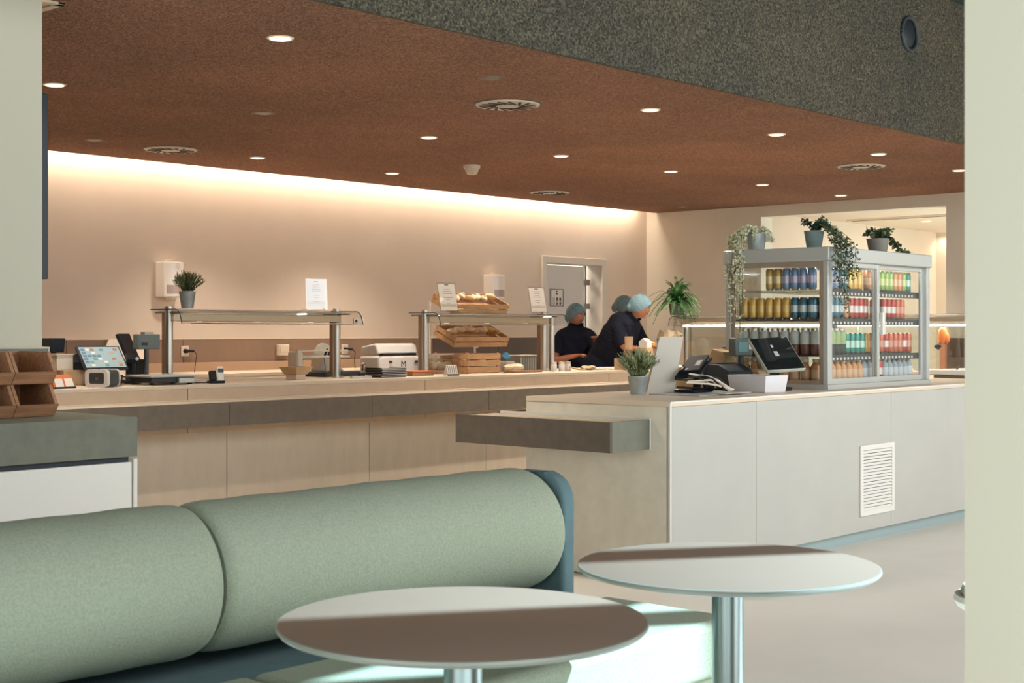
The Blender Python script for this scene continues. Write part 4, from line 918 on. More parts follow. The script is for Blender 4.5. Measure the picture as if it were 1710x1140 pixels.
MB().add([tuple(Vector(q[3]) + nn), tuple(Vector(q[2]) + nn), tuple(Vector(q[1]) + nn * 28), tuple(Vector(q[0]) + nn * 28), tuple(Vector(q[3]) + nn * 2), tuple(Vector(q[2]) + nn * 2), tuple(Vector(q[1]) + nn * 29), tuple(Vector(q[0]) + nn * 29)],
         [(0, 1, 2, 3), (7, 6, 5, 4), (0, 4, 5, 1), (1, 5, 6, 2), (2, 6, 7, 3), (3, 7, 4, 0)]).build('rear_strut', M_PAPER, m)
# grey mats
x, y, z = on2(1165, 4.50); m = thing('counter_mat', 'thin grey mat under the black till on the checkout block', 'mat', (x, y, z), R_(2)); MB().box(-.12, .42, -.09, .24, 0, .006).build('mat', mat('grey_mat', (168, 172, 170), .5), m, .002)
MB().box(.06, .30, -.14, .0, .0065, .012).build('flap', mat('light_grey_mat', (186, 188, 184), .5), m, .001)
# black POS seen from behind
x, y, z = on2(1160, 4.68); m = thing('black_till', 'black till screen seen from behind beside the white board', 'till', (x, y, z + .001))
def W(px, py, d_): a_ = at(px, d=d_); return Vector((a_[0] - x, a_[1] - y, zat(py, d_) - z - .001))
dd = 8.1
q = [W(1126, 629, dd), W(1168, 625, dd), W(1189, 596, dd + .2), W(1150, 596, dd + .2)]
n_ = (q[1] - q[0]).cross(q[3] - q[0]).normalized() * .02
if n_.dot(Vector((math.cos(YAW), math.sin(YAW), 0))) > 0: n_ = -n_
hs = MB().add([tuple(v) for v in q] + [tuple(v - n_) for v in q], [(0, 1, 2, 3), (7, 6, 5, 4), (0, 4, 5, 1), (1, 5, 6, 2), (2, 6, 7, 3), (3, 7, 4, 0)]).build('housing', M_BLACK, m, .005)
cen = (q[0] + q[1] + q[2] + q[3]) / 4; u_ = (q[1] - q[0]); v_ = (q[3] - q[0])
def patch(a, b, c, d_, off, nm, mt, par):
    P0 = q[0] + u_ * a + v_ * b; P1 = q[0] + u_ * c + v_ * b; P2 = q[0] + u_ * c + v_ * d_; P3 = q[0] + u_ * a + v_ * d_
    o1 = n_.normalized() * off
    return MB().add([tuple(p + o1) for p in (P0, P1, P2, P3)] + [tuple(p) for p in (P0, P1, P2, P3)], [(0, 1, 2, 3), (7, 6, 5, 4), (0, 4, 5, 1), (1, 5, 6, 2), (2, 6, 7, 3), (3, 7, 4, 0)]).build(nm, mt, par)
patch(.12, .12, .9, .88, .018, 'rear_cover', M_BLACK, m); lc = patch(.6, .35, .8, .6, .0195, 'label', M_PAPER, hs); patch(.14, .2, .2, .34, .0195, 'sticker', M_PAPER, hs); patch(.32, .16, .42, .24, .0195, 'sticker', M_PAPER, hs)
MB().tube([tuple(cen + n_ * .3), tuple(cen + Vector((.03, .0, -.06))), tuple(W(1164, 645, dd - .02)), tuple(W(1160, 654, dd - .03))], .022, 10).build('stand', M_BLACK, m)
f0 = W(1160, 654, dd - .03); MB().box(f0.x - .09, f0.x + .09, f0.y - .06, f0.y + .08, .0015 + .006, .02).build('foot', M_BLACK, m, .004)
x, y, z = on2(1186, 4.56); m = thing('cable_bundle', 'tangle of beige and black cables below the black till', 'cable', (x, y, z + .013)); rnd = random.Random(12)
for nm, mt, n in (('black_cables', M_RUBBER, 6), ('beige_cables', M_CREAM, 5)):
    b = MB()
    for k in range(n):
        p0 = Vector((rnd.uniform(-.22, -.02), rnd.uniform(-.02, .1), rnd.uniform(.02, .12))); p3 = Vector((rnd.uniform(.02, .16), rnd.uniform(-.08, .05), .006)); mid = (p0 + p3) / 2 + Vector((rnd.uniform(-.05, .05), rnd.uniform(-.05, .05), rnd.uniform(0, .05)))
        b.tube([p0 + (mid - p0) * t_ * 2 if t_ < .5 else mid + (p3 - mid) * (t_ * 2 - 1) for t_ in (0, .2, .4, .6, .8, 1)], .006, 6)
    b.build(nm, mt, m)['kind'] = 'stuff'
# printer box
x, y, z = on2(1214, 4.86); m = thing('receipt_printer', 'dark slate receipt printer between the tills on the checkout block', 'printer', (x, y, z), R_(-10))
MB().prism([(-.12, 0), (.1, 0), (.1, .155), (-.03, .15), (-.12, .11)], -.11, .11, 'x').build('body', mat('slate_blue_casing', (50, 62, 72), .5), m, .006); MB().box(-.09, .09, .0, .09, .1545, .160).build('lid', M_DGREY, m, .002); MB().box(.1105, .122, -.10, .09, 0.01, .12).build('side_cover', M_BLACK, m)
# kraft bags
for k, (px, yy, w_, h_, lb) in enumerate(((1205, 5.04, .12, .24, 'tan paper bag stack behind the slate printer'), (1262, 4.74, .12, .12, 'low tan carton behind the pole display'))):
    x, y, z = on2(px, yy); m = thing('paper_bag', lb, 'bag', (x, y, z)); b = MB().prism([(-.09, 0), (.09, 0), (.08, h_ * .6), (.03, h_), (-.05, h_ * .92), (-.09, h_ * .5)], -w_ / 2, w_ / 2, 'x'); b.build('bag', [M_KRAFT, M_BREADL][0], m, .004); MB().box(-w_ / 2 + .02, w_ / 2 - .02, -.093, -.088, .02, h_ * .4).build('fold', M_TRIM, m)
x, y, z = on2(1165, 5.05); m = thing('takeaway_carton', 'tan takeaway carton behind the black till', 'carton', (x, y, z)); MB().box(-.13, .12, -.08, .08, 0, .13).build('carton', M_KRAFT, m, .004); MB().box(-.13, .12, -.083, -.08, .04, .06).build('tape', M_TRIM, m)
# pole display
x, y, z = on2(1237, 4.86); m = thing('pole_display', 'small grey customer display on a short pole', 'display', (x, y, z), R_(-12)); d_ = 7.9
MB().cyl((0, 0, 0), (0, 0, .22), .016).build('pole', M_DGREY, m); MB().cyl((0, 0, 0), (0, 0, .012), .06).build('foot', M_DGREY, m)
hd_ = MB().box(-.075, .075, -.03, .03, .20, .31).build('head', mat('grey_green_casing', (92, 104, 100), .5), m, .006); MB().box(-.05, .03, -.033, -.03, .225, .285).build('window', mat('teal_display', (110, 150, 150), .3), hd_); MB().box(.04, .06, -.033, -.03, .24, .27).build('key', M_WHITE, hd_)
# big touch screen, tilted
x, y, z = on2(1310, 4.72); m = thing('touch_screen_till', 'large tilted dark glass touch screen in front of the fridge', 'till', (x, y, z))
q = [W(1282, 619, 8.3), W(1346, 614.5, 8.42), W(1316, 565, 8.6), W(1250, 565, 8.48)]
n_ = (q[1] - q[0]).cross(q[3] - q[0]).normalized(); n_ = n_ if n_.z > 0 else -n_; u_ = q[1] - q[0]; v_ = q[3] - q[0]
hs = MB().add([tuple(v) for v in q] + [tuple(v - n_ * .022) for v in q], [(0, 1, 2, 3), (7, 6, 5, 4), (0, 4, 5, 1), (1, 5, 6, 2), (2, 6, 7, 3), (3, 7, 4, 0)]).build('bezel', mat('pale_bezel', (190, 190, 176), .4), m, .003)
n_ = n_ * .02; patch(.015, .02, .985, .985, .0015, 'screen', M_SCREEN, m)
patch(.42, .42, .52, .56, .003, 'sticker', mat('pale_sticker', (190, 194, 196), .6), hs); patch(.44, .68, .49, .76, .003, 'logo', mat('pale_sticker', (190, 194, 196), .6), hs)
cen = (q[0] + q[1] + q[2] + q[3]) / 4
MB().tube([tuple(cen - n_ * 1.2), (cen.x + .03, cen.y + .04, .12), (cen.x + .03, cen.y + .04, .02)], .03, 10).build('stand', M_BLACK, m); MB().box(cen.x - .05, cen.x + .1, cen.y - .04, cen.y + .14, 0, .02).build('foot', M_BLACK, m, .004)
# white box
x, y, z = 7.13, 4.50, T2; m = thing('white_box', 'open white box in front of the tilted touch screen', 'box', (x, y, z), R_(82))
A = [(-.13, -.09), (.13, -.09), (.13, .09), (-.13, .09)]; Bq = [(-.145, -.10), (.145, -.10), (.145, .10), (-.145, .10)]; Cq = [(-.138, -.093), (.138, -.093), (.138, .093), (-.138, .093)]; Dq = [(-.124, -.084), (.124, -.084), (.124, .084), (-.124, .084)]
hb = .098; vs = [(a, b_, 0) for a, b_ in A] + [(a, b_, hb) for a, b_ in Bq] + [(a, b_, hb) for a, b_ in Cq] + [(a, b_, .008) for a, b_ in Dq]
fs = [(3, 2, 1, 0), (12, 13, 14, 15)]
for i in range(4): j = (i + 1) % 4; fs += [(i, j, 4 + j, 4 + i), (4 + i, 4 + j, 8 + j, 8 + i), (8 + i, 8 + j, 12 + j, 12 + i)]
MB().add(vs, fs).build('box', mat('cool_white_plastic', (226, 224, 230), .4), m, .002); MB().box(-.123, .123, -.083, .083, .009, .06).build('receipts', M_BLACK, m)
# white tray and dark plate at the right
x, y, z = on2(1600, 4.72); m = thing('white_tray', 'white tray on a grey base at the right end of the checkout block', 'tray', (x, y, z))
MB().box(-.12, .42, -.12, .14, 0, .022).build('base', M_STEELD, m, .003); MB().box(-.14, .45, -.14, .16, .0225, .062).build('tray', M_WHITE, m, .006)
b = MB().tube([(-.02, 0, .063), (-.05, -.03, .09)], .006, 6).tube([(.3, 0, .063), (.27, .0, .10)], .006, 6).build('utensil', M_STEELD, m)
# orange glove hanging from guard / brown panel
x, y, d = at(1576, X=12.02); zt = zat(548, d); m = thing('orange_oven_glove', 'orange oven glove and dark tongs hanging under the lit guard', 'oven glove', (12.0, y, 0))
b = MB(); b.ell((0, 0, zt - .07), (.03, .045, .085), 14, 10).ell((0, -.04, zt - .09), (.02, .025, .05), 10, 8); b.build('glove', mat('oven_glove_orange', (214, 128, 72), .85), m)
MB().tube([(0, 0, zt), (0, 0, zt + .05)], .01, 6).build('loop', M_BLACK, m); MB().ell((0, .03, zt - .16), (.025, .05, .03), 10, 8).build('cuff', M_NAVY, m)
MB().tube([(0, 0, zt - .15), (0, .015, zt - .3), (0, .0, zt - .42)], .012, 8).build('tongs', M_BLACK, m); MB().box(-.02, .02, -.03, .02, TOP, zt - .14).build('holder', mat('terracotta_strip', (176, 128, 100), .6), m)
# ================================================================ DRINKS FRIDGE
FX0, FX1, FY0, FY1, FZ0, FZ1 = 7.64, 8.99, 4.33, 5.06, BZ, 1.785
fr = thing('drinks_fridge', 'silver countertop display fridge with sliding glass doors full of drinks', 'fridge', (FX0, FY0, FZ0))
W, Dp, Hh = FX1 - FX0, FY1 - FY0, FZ1 - FZ0
MB().box(-.012, W + .012, -.012, Dp + .01, Hh - .085, Hh).build('top_housing', M_ALU, fr, .006)
MB().box(-.006, W + .006, -.006, Dp, 0, .03).build('bottom_housing', M_ALU, fr, .003)
for xx, yy, s_ in ((0, 0, .035), (0, Dp - .04, .04), (W - .045, 0, .045), (W - .045, Dp - .04, .04)):
    MB().box(xx, xx + s_, yy, yy + s_, .03, Hh - .085).build('corner_post', M_ALU, fr, .003)
MB().box(.04, W - .045, Dp - .03, Dp - .025, .03, Hh - .085).build('rear_glass', glass('rear_pane', (.95, .97, .96), .6), fr)
MB().add([(.01, .035, .03), (.01, Dp - .04, .03), (.01, Dp - .04, Hh - .085), (.01, .035, Hh - .085)], [(0, 1, 2, 3)]).build('end_glass', M_GLASS, fr)
MB().add([(W - .01, .035, .03), (W - .01, Dp - .04, .03), (W - .01, Dp - .04, Hh - .085), (W - .01, .035, Hh - .085)], [(0, 1, 2, 3)]).build('end_glass', M_GLASS, fr)
ef = MB()
for q in ((.035, .06), (Dp - .065, Dp - .04)): ef.box(.002, .014, q[0], q[1], .03, Hh - .085)
ef.box(.002, .014, .06, Dp - .065, .03, .055); ef.box(.002, .014, .06, Dp - .065, Hh - .115, Hh - .085); ef.build('end_frame', mat('champagne_alu', (190, 176, 160), .4, .7), fr)
mid = at(1467, Y=FY0)[0] - FX0
for a, b_, yy in ((.035, mid + .03, .008), (mid - .005, W - .045, .028)):
    dr = MB().box(a, a + .03, yy, yy + .018, .03, Hh - .085).box(b_ - .03, b_, yy, yy + .018, .03, Hh - .085).box(a + .03, b_ - .03, yy, yy + .018, .03, .065).box(a + .03, b_ - .03, yy, yy + .018, Hh - .115, Hh - .085).build('sliding_door', M_ALU, fr, .002)
    MB().add([(a + .03, yy + .009, .065), (b_ - .03, yy + .009, .065), (b_ - .03, yy + .009, Hh - .115), (a + .03, yy + .009, Hh - .115)], [(0, 1, 2, 3)]).build('pane', M_GLASS, dr)
MB().box(mid + .035, mid + .05, -.012, .008, .33, .47).box(mid + .05, mid + .062, -.016, -.008, .33, .47).build('door_handle', M_WHITE, fr, .002)
SH = [.035, .205, .425, .605]     # shelf heights above the base
for k, hz in enumerate(SH):
    if k: 
        s_ = MB().box(.045, W - .05, .06, Dp - .05, hz - .008, hz).build('shelf', M_DGREY if k < 3 else glass('shelf_glass', (.85, .92, .9), .8), fr)
        MB().box(.045, W - .05, .055, .06, hz - .036, hz + .004).build('shelf_edge', M_DGREY, s_)
        rk = MB()
        for i in range(26): rk.box(.06 + i * .045, .078 + i * .045, .051, .0548, hz - .030, hz - .014)
        rk.build('price_rail_tabs', M_WHITE, s_)['kind'] = 'stuff'
MB().box(.3, W - .1, .1, .14, Hh - .10, Hh - .09).build('lamp_strip', mat('fridge_lamp', (255, 255, 250), .5, emit=(240, 250, 250), strength=2.5), fr)
MB().cyl((W / 2, Dp + .0, .05), (W / 2, Dp + .02, .05), .02).build('drain_cap', M_BLACK, fr)
lamp('AREA', 'fridge_light', (FX0 + W / 2, FY0 + .12, FZ0 + Hh - .1), 2.2, (.92, .98, 1), (R_(10), 0, 0), shape='RECTANGLE', size=W - .2, size_y=.04)
# drinks, every one its own object
LID = M_STEEL
def can_proto(nm, body, band=None, r=.0265, h=.135, label='', cat='can', grp=''):
    b = MB(); z = [0, .006, .012, h * .3, h * .32, h * .62, h * .64, h - .014, h - .004, h]
    rs = [r * .82, r * .86, r, r, r, r, r, r, r * .84, r * .82]
    b.lathe(list(zip(rs, z)) + [(r * .74, h - .004), (.001, h - .004)], n=18, mf=[2, 2, 0, 0, 1, 1, 0, 0, 2, 2, 2, 2])
    return b.build(nm, [body, band or body, LID])
def bottle_proto(nm, liquid, lab, cap, r=.03, h=.175):
    b = MB(); pr = [(r * .85, 0), (r, .008), (r, h * .2), (r * 1.01, h * .22), (r * 1.01, h * .55), (r, h * .57), (r * .98, h * .66), (r * .5, h * .82), (r * .42, h * .88), (r * .5, h * .885), (r * .5, h * .985), (r * .4, h)]
    b.lathe(pr, n=18, mf=[0, 0, 0, 1, 1, 0, 0, 0, 0, 2, 2, 2]); return b.build(nm, [liquid, lab, cap])
def jar_proto(nm, liquid, lab, cap, r=.033, h=.165):
    b = MB(); pr = [(r * .85, 0), (r, .008), (r, h * .38), (r * 1.01, h * .4), (r * 1.01, h * .7), (r, h * .72), (r * .95, h * .82), (r * .75, h * .9), (r * .8, h * .905), (r * .8, h * .99), (r * .7, h)]
    b.lathe(pr, n=18, mf=[0, 0, 0, 1, 1, 1, 1, 1, 2, 2, 2]); return b.build(nm, [liquid, lab, cap])
C = lambda nm, rgb, **k: mat(nm, tuple(int(v * .84 + (sum(rgb) / 3) * .16 + 6) for v in rgb), k.pop('rough', .35), k.pop('metal', .35), **k)
PR = {
 'gold': (lambda: can_proto('drink_can', C('gold_can', (206, 160, 82)), C('pale_gold_band', (232, 208, 150))), 'gold slim can', 'can'),
 'blue': (lambda: can_proto('drink_can', C('light_blue_can', (120, 150, 190)), C('lilac_band', (196, 186, 210))), 'light blue slim can', 'can'),
 'yellow': (lambda: can_proto('drink_can', C('yellow_can', (232, 178, 74)), C('cream_yellow_band', (236, 196, 110))), 'yellow slim can', 'can'),
 'steelblue': (lambda: can_proto('drink_can', C('petrol_can', (52, 106, 128)), C('silver_band', (196, 206, 208))), 'petrol blue and silver slim can', 'can'),
 'green': (lambda: can_proto('drink_can', C('lime_can', (150, 186, 96)), C('pale_lime_band', (206, 214, 140))), 'lime green can', 'can'),
 'peach': (lambda: can_proto('drink_can', C('peach_can', (222, 140, 92)), C('pale_peach_band', (236, 190, 150))), 'peach orange can', 'can'),
 'red': (lambda: can_proto('drink_can', C('red_can', (190, 52, 44)), C('white_band', (226, 214, 206))), 'red can with a white band', 'can'),
 'coral': (lambda: can_proto('drink_can', C('coral_can', (208, 96, 64)), C('coral_band', (226, 150, 130))), 'coral red slim can', 'can'),
 'teal': (lambda: can_proto('drink_can', C('teal_can', (30, 142, 122)), C('mint_band', (186, 222, 206))), 'teal green can', 'can'),
 'juice': (lambda: bottle_proto('juice_bottle', C('orange_juice', (222, 150, 84), metal=0), C('peach_label', (232, 186, 140), metal=0), M_WHITE, .03, .15), 'orange juice bottle', 'bottle'),
 'water': (lambda: bottle_proto('water_bottle', sheer('water_clear', (176, 196, 204), .75), C('blue_label', (196, 206, 212), metal=0), C('red_cap', (160, 60, 50), metal=0), .029, .155), 'clear water bottle', 'bottle'),
 'bluecap': (lambda: bottle_proto('water_bottle', sheer('water_clear', (176, 196, 204), .75), C('pale_label', (206, 214, 216), metal=0), C('blue_cap', (40, 72, 140), metal=0), .03, .16), 'blue-capped clear water bottle', 'bottle'),
 'jar': (lambda: jar_proto('glass_bottle', C('red_brown_drink', (128, 78, 68), metal=0, rough=.15), C('grey_label', (206, 208, 200), metal=0), M_STEEL), 'dark bottle with pale label', 'bottle'),
 'gjar': (lambda: jar_proto('glass_bottle', C('dark_green_drink', (44, 62, 58), metal=0, rough=.15), C('green_label', (164, 190, 120), metal=0), M_STEEL), 'dark green bottle with lime label', 'bottle'),
}
PROTO = {}
SHN = ['bottom', 'second', 'third', 'top']
def place(kind, lx, ly, shelf, where, row=0):
    mk, lb, cat = PR[kind]; loc = (FX0 + lx, FY0 + ly, FZ0 + SH[shelf] + (.0008 if shelf else -.0042))
    if kind not in PROTO: o = PROTO[kind] = mk()
    else: o = PROTO[kind].copy(); COL.objects.link(o)
    o.location = loc; o.rotation_euler = (0, 0, random.uniform(-.4, .4))
    g = f'{lb}, {SHN[shelf]} shelf, {where}'
    tag(o, f"{lb}{' on' if not row else ','} {SHN[shelf]} fridge shelf {where}", cat, g)
END, FRT_L, FRT_R = 'behind the end glass', 'behind the left door', 'behind the right door'
# end column (seen through the end glass), running along Y; front rows along X
NY, NX = 9, 19
def lane(shelf, kinds_end, kinds_front, py, px_):
    # end face: x = first lane, y from the back to the front
    n = int((Dp - .15) / py)
    for i in range(n):
        k = kinds_end[min(len(kinds_end) - 1, i * len(kinds_end) // n)]
        if k: place(k, .085, Dp - .095 - i * py, shelf, END)
    nf = int((W - .19) / px_)
    for i in range(nf):
        x_ = .085 + px_ * (i + 1); 
        k = kinds_front[min(len(kinds_front) - 1, i * len(kinds_front) // nf)]
        wh = FRT_L if x_ < mid else FRT_R
        if k: place(k, x_, .105, shelf, wh)
        if k and i % 3 != 2 and shelf != 3: place(k, x_, .105 + px_ * 1.05, shelf, wh + ', second row')
lane(3, [None, None, None, 'gold', 'gold', 'blue', 'blue', 'blue', 'blue', 'gold'], ['blue', 'blue', 'steelblue', 'yellow', 'yellow', None, 'peach', 'green', 'green', 'green', 'peach', 'green', 'teal'], .060, .060)
lane(2, ['yellow'] * 6 + ['steelblue'] * 4, ['steelblue', 'steelblue', 'peach', 'red', 'red', None, None, 'red', 'red', 'coral', None], .060, .062)
lane(1, ['jar'] * 8, ['gjar', 'gjar', 'gjar', 'teal', 'teal', 'teal', 'yellow', 'coral', 'coral', 'red', 'coral', 'coral', 'red', 'coral'], .072, .064)
lane(0, ['juice', 'jar', 'juice', 'juice', 'juice', 'juice', 'juice'], ['juice', 'juice', 'juice', 'juice', 'water', 'water', 'red', 'water', 'water', 'water', 'bluecap'], .072, .068)
m = thing('cream_card', 'cream card leaning at the far end of the second can shelf', 'card', (FX0 + .07, FY0 + Dp - .066, FZ0 + SH[2]))
MB().add([(-.02, .0, .001), (.03, .0, .001), (.03, .012, .16), (-.02, .012, .16), (-.02, .004, .001), (.03, .004, .001), (.03, .016, .16), (-.02, .016, .16)], [(0, 1, 2, 3), (7, 6, 5, 4), (0, 4, 5, 1), (1, 5, 6, 2), (2, 6, 7, 3), (3, 7, 4, 0)]).build('card', M_TRIM, m)

# ================================================================ PLANTS
def pot(parent, r0, r1, h, mt, rim=True):
    MB().lathe([(r0 * .98, 0), (r0, .003), (r1, h - .006), (r1 * 1.03, h - .004), (r1 * 1.03, h), (r1 * .95, h), (r1 * .93, h - .02), (.001, h - .02)], n=36).build('pot', mt, parent)
    MB().lathe([(r1 * .92, h - .018), (.001, h - .012)], n=24).build('soil', M_SOIL, parent)
def bush(parent, h0, R, Hh_, n, mt, seed, Ll=.03, Wl=.008, spread=1.):
    rnd = random.Random(seed); b = MB(); st = MB()
    for k in range(n):
        a = rnd.uniform(0, 2 * math.pi); sp = rnd.random() ** .6 * R; hh = Hh_ * (1 - .35 * (sp / R) ** 2) * rnd.uniform(.6, 1.)
        p0 = Vector((.25 * sp * math.cos(a), .25 * sp * math.sin(a), h0 - .015)); p1 = Vector((sp * math.cos(a) * spread, sp * math.sin(a) * spread, h0 + hh)); pm = (p0 + p1) / 2 + Vector((-.1 * sp * math.cos(a), -.1 * sp * math.sin(a), hh * .1))
        st.tube([p0, pm, p1], .0011, 3)
        for j in range(12):
            t = .15 + .85 * j / 11; p = p0.lerp(pm, t * 2) if t < .5 else pm.lerp(p1, t * 2 - 1)
            d_ = (p1 - p0).normalized() + Vector((rnd.uniform(-1, 1), rnd.uniform(-1, 1), rnd.uniform(-.2, .8))) * .8
            b.leaf(p, d_, Ll * rnd.uniform(.6, 1.2), Wl * rnd.uniform(.8, 1.3))
    st.build('stems', M_LEAFD, parent)['kind'] = 'stuff'; b.build('foliage', mt, parent)['kind'] = 'stuff'
x, y, z = on2(1065, 4.82)
p = thing('potted_herb', 'bushy green herb in a zinc pot at the front corner of the checkout block', 'plant', (x, y, z)); pot(p, .042, .056, .102, M_ZINC); bush(p, .10, .125, .15, 190, M_LEAF, 1, .027, .008)
x, y, d = at(313, Y=8.42)
p = thing('potted_grass_bush', 'spiky green bush in a zinc bucket on top of the left food guard', 'plant', (x, y, 1.4385)); pot(p, .042, .058, .118, M_ZINC); bush(p, .115, .115, .14, 110, M_LEAFD, 2, .03, .007)
# fern
x, y, d = at(1128, X=12.02)
p = thing('potted_fern', 'arching green fern in a grey pot on the corner of the lit guard', 'plant', (12.02, y - .02, 1.4385)); pot(p, .07, .085, .12, mat('dark_grey_pot', (98, 100, 94), .7))
rnd = random.Random(6); b = MB(); st = MB()
for k in range(95):
    a = rnd.uniform(0, 2 * math.pi); L_ = rnd.uniform(.10, .30); up = rnd.uniform(.03, .20) if L_ > .16 else rnd.uniform(.12, .25); dr = rnd.uniform(.08, .34) if L_ > .2 else rnd.uniform(-.05, .12)
    c_, s_ = math.cos(a), math.sin(a); pts = []
    for i in range(11):
        t = i / 10; pts.append(Vector((c_ * L_ * t, s_ * L_ * t, .11 + up * math.sin(min(1, t * 1.5) * math.pi / 2) - dr * t * t)))
    st.tube(pts, .0022, 3)
    for i in range(1, 11):
        t_ = (pts[i] - pts[i - 1]).normalized(); sd = t_.cross(Vector((0, 0, 1))).normalized()
        for s2 in (-1, 1):
            for q in (0, .5): b.leaf(pts[i - 1].lerp(pts[i], q), sd * s2 + t_ * .9 + Vector((0, 0, -.15)), .052 * (1 - .6 * i / 10), .013)
st.build('stems', M_FERN, p)['kind'] = 'stuff'; b.build('fronds', M_FERN, p)['kind'] = 'stuff'
def trailing(parent, strands, mt, seed, leafL, leafW, n_per):
    rnd = random.Random(seed); b = MB(); st = MB()
    for pts in strands:
        P = [Vector(q) for q in pts]; st.tube(P, .0016, 4)
        tot = len(P) - 1
        for k in range(n_per):
            t = rnd.random() * tot; i = min(int(t), tot - 1); q = P[i].lerp(P[i + 1], t - i)
            d_ = Vector((rnd.uniform(-1, 1), rnd.uniform(-1, 1), rnd.uniform(-.9, .5)))
            b.leaf(q + Vector((rnd.uniform(-.008, .008), rnd.uniform(-.008, .008), 0)), d_, leafL * rnd.uniform(.7, 1.3), leafW * rnd.uniform(.8, 1.2), up=(rnd.uniform(-1, 1), rnd.uniform(-1, 1), rnd.uniform(-1, 1)))
    st.build('vines', M_LEAFD, parent)['kind'] = 'stuff'; b.build('leaves', mt, parent)['kind'] = 'stuff'
FT = FZ1 + .0008
# pale trailing plant at the far back corner of the fridge top
a_ = at(1234, X=FX0 + .12); x, y = FX0 + .14, FY1 - .14
p = thing('trailing_plant', 'pale variegated trailing plant in a grey pot on the left end of the fridge', 'plant', (x, y, FT), group=None); pot(p, .05, .065, .11, M_ZINC)
rnd = random.Random(11); S = []
for k in range(26):
    # spill over the end towards the camera's left (-x, +y)
    ang = R_(150 + rnd.uniform(-25, 30)); ed = Vector((math.cos(ang) * .17, math.sin(ang) * .17, .01)); L_ = rnd.uniform(.08, .5) if k < 16 else rnd.uniform(.02, .2)
    ox, oy = rnd.uniform(-.02, .02), rnd.uniform(-.05, .05)
    S.append([(0, 0, .10), (ed.x * .35, ed.y * .35, .155), (ed.x * .9 + ox, ed.y * .9 + oy, .09), (ed.x + ox, ed.y + oy, -.02 - L_ * .2), (ed.x * 1.05 + ox, ed.y * 1.05 + oy, -.02 - L_ * .6), (ed.x * 1.0 + ox, ed.y + oy, -.02 - L_)])
for k in range(10):
    ang = rnd.uniform(0, 6.28); S.append([(0, 0, .10), (.05 * math.cos(ang), .05 * math.sin(ang), .15), (.09 * math.cos(ang), .09 * math.sin(ang), .11), (.10 * math.cos(ang), .10 * math.sin(ang), .06)])
trailing(p, S, M_PALE, 21, .017, .012, 95)
# dark trailing plant near the front corner
x, y = FX0 + .13, FY0 + .17
p = thing('trailing_plant', 'dark green trailing vine in a blue-grey pot hanging down the fridge corner post', 'plant', (x, y, FT)); pot(p, .045, .06, .105, mat('blue_grey_pot', (130, 146, 146), .55, .2))
rnd = random.Random(12); S = []
for k in range(20):
    ex, ey = -.13 + rnd.uniform(-.03, .22), -.17 - rnd.uniform(.03, .07); L_ = rnd.choice((.1, .2, .3, .42)) * rnd.uniform(.7, 1.1)
    S.append([(0, 0, .10), (ex * .3, ey * .3, .16), (ex * .8, ey * .8, .07), (ex, ey, .0), (ex + rnd.uniform(-.02, .02), ey - .01, -L_ * .5), (ex + rnd.uniform(-.03, .03), ey - .012, -L_)])
for k in range(9):
    ang = rnd.uniform(0, 6.28); S.append([(0, 0, .10), (.03 * math.cos(ang), .03 * math.sin(ang), .16), (.08 * math.cos(ang), .08 * math.sin(ang), .17 + rnd.uniform(-.03, .04))])
trailing(p, S, M_VINE, 22, .024, .012, 46)
# ivy in a grey pot further right
a_ = at(1466, Y=FY0 + .30); x, y = a_[0], FY0 + .30
p = thing('potted_ivy', 'ivy in a taupe pot on the right half of the fridge top', 'plant', (x, y, FT)); pot(p, .055, .075, .115, mat('taupe_pot', (140, 136, 126), .7))
rnd = random.Random(13); S = []
for k in range(14):
    ang = rnd.uniform(0, 6.28); S.append([(0, 0, .11), (.04 * math.cos(ang), .04 * math.sin(ang), .16), (.08 * math.cos(ang), .08 * math.sin(ang), .16 + rnd.uniform(-.03, .03))])
for k in range(8):
    ox = rnd.uniform(-.02, .03); S.append([(0, 0, .11), (.07, -.02, .15), (.13, -.04 + ox, .10), (.19, -.07 + ox, .05), (.26 + ox, -.09 + ox, .012)])
trailing(p, S, mat('ivy_leaf', (66, 84, 58), .5, col2=(104, 116, 78), var=.2, scale=12), 23, .036, .028, 15)

# ================================================================ PEOPLE
import numpy as np
def skin_mesh(nodes, edges, root, sub=2):
    names = list(nodes); me = bpy.data.meshes.new('tmp'); me.from_pydata([nodes[n][0] for n in names], [(names.index(a), names.index(b)) for a, b in edges], [])
    o = bpy.data.objects.new('tmp', me); COL.objects.link(o)
    md = o.modifiers.new('s', 'SKIN'); md.use_smooth_shade = True
    if not me.skin_vertices: me.skin_vertices.new()
    for i, n in enumerate(names):
        r = nodes[n][1]; sv_ = me.skin_vertices[0].data[i]; sv_.radius = (r, r) if not isinstance(r, tuple) else r; sv_.use_root = (n == root)
    sb = o.modifiers.new('u', 'SUBSURF'); sb.levels = sb.render_levels = sub
    dg = bpy.context.evaluated_depsgraph_get(); ev = o.evaluated_get(dg); out = bpy.data.meshes.new_from_object(ev)
    vs = [v.co.copy() for v in out.vertices]; fs = [tuple(p_.vertices) for p_ in out.polygons]
    bpy.data.objects.remove(o); bpy.data.meshes.remove(me); bpy.data.meshes.remove(out)
    return vs, fs
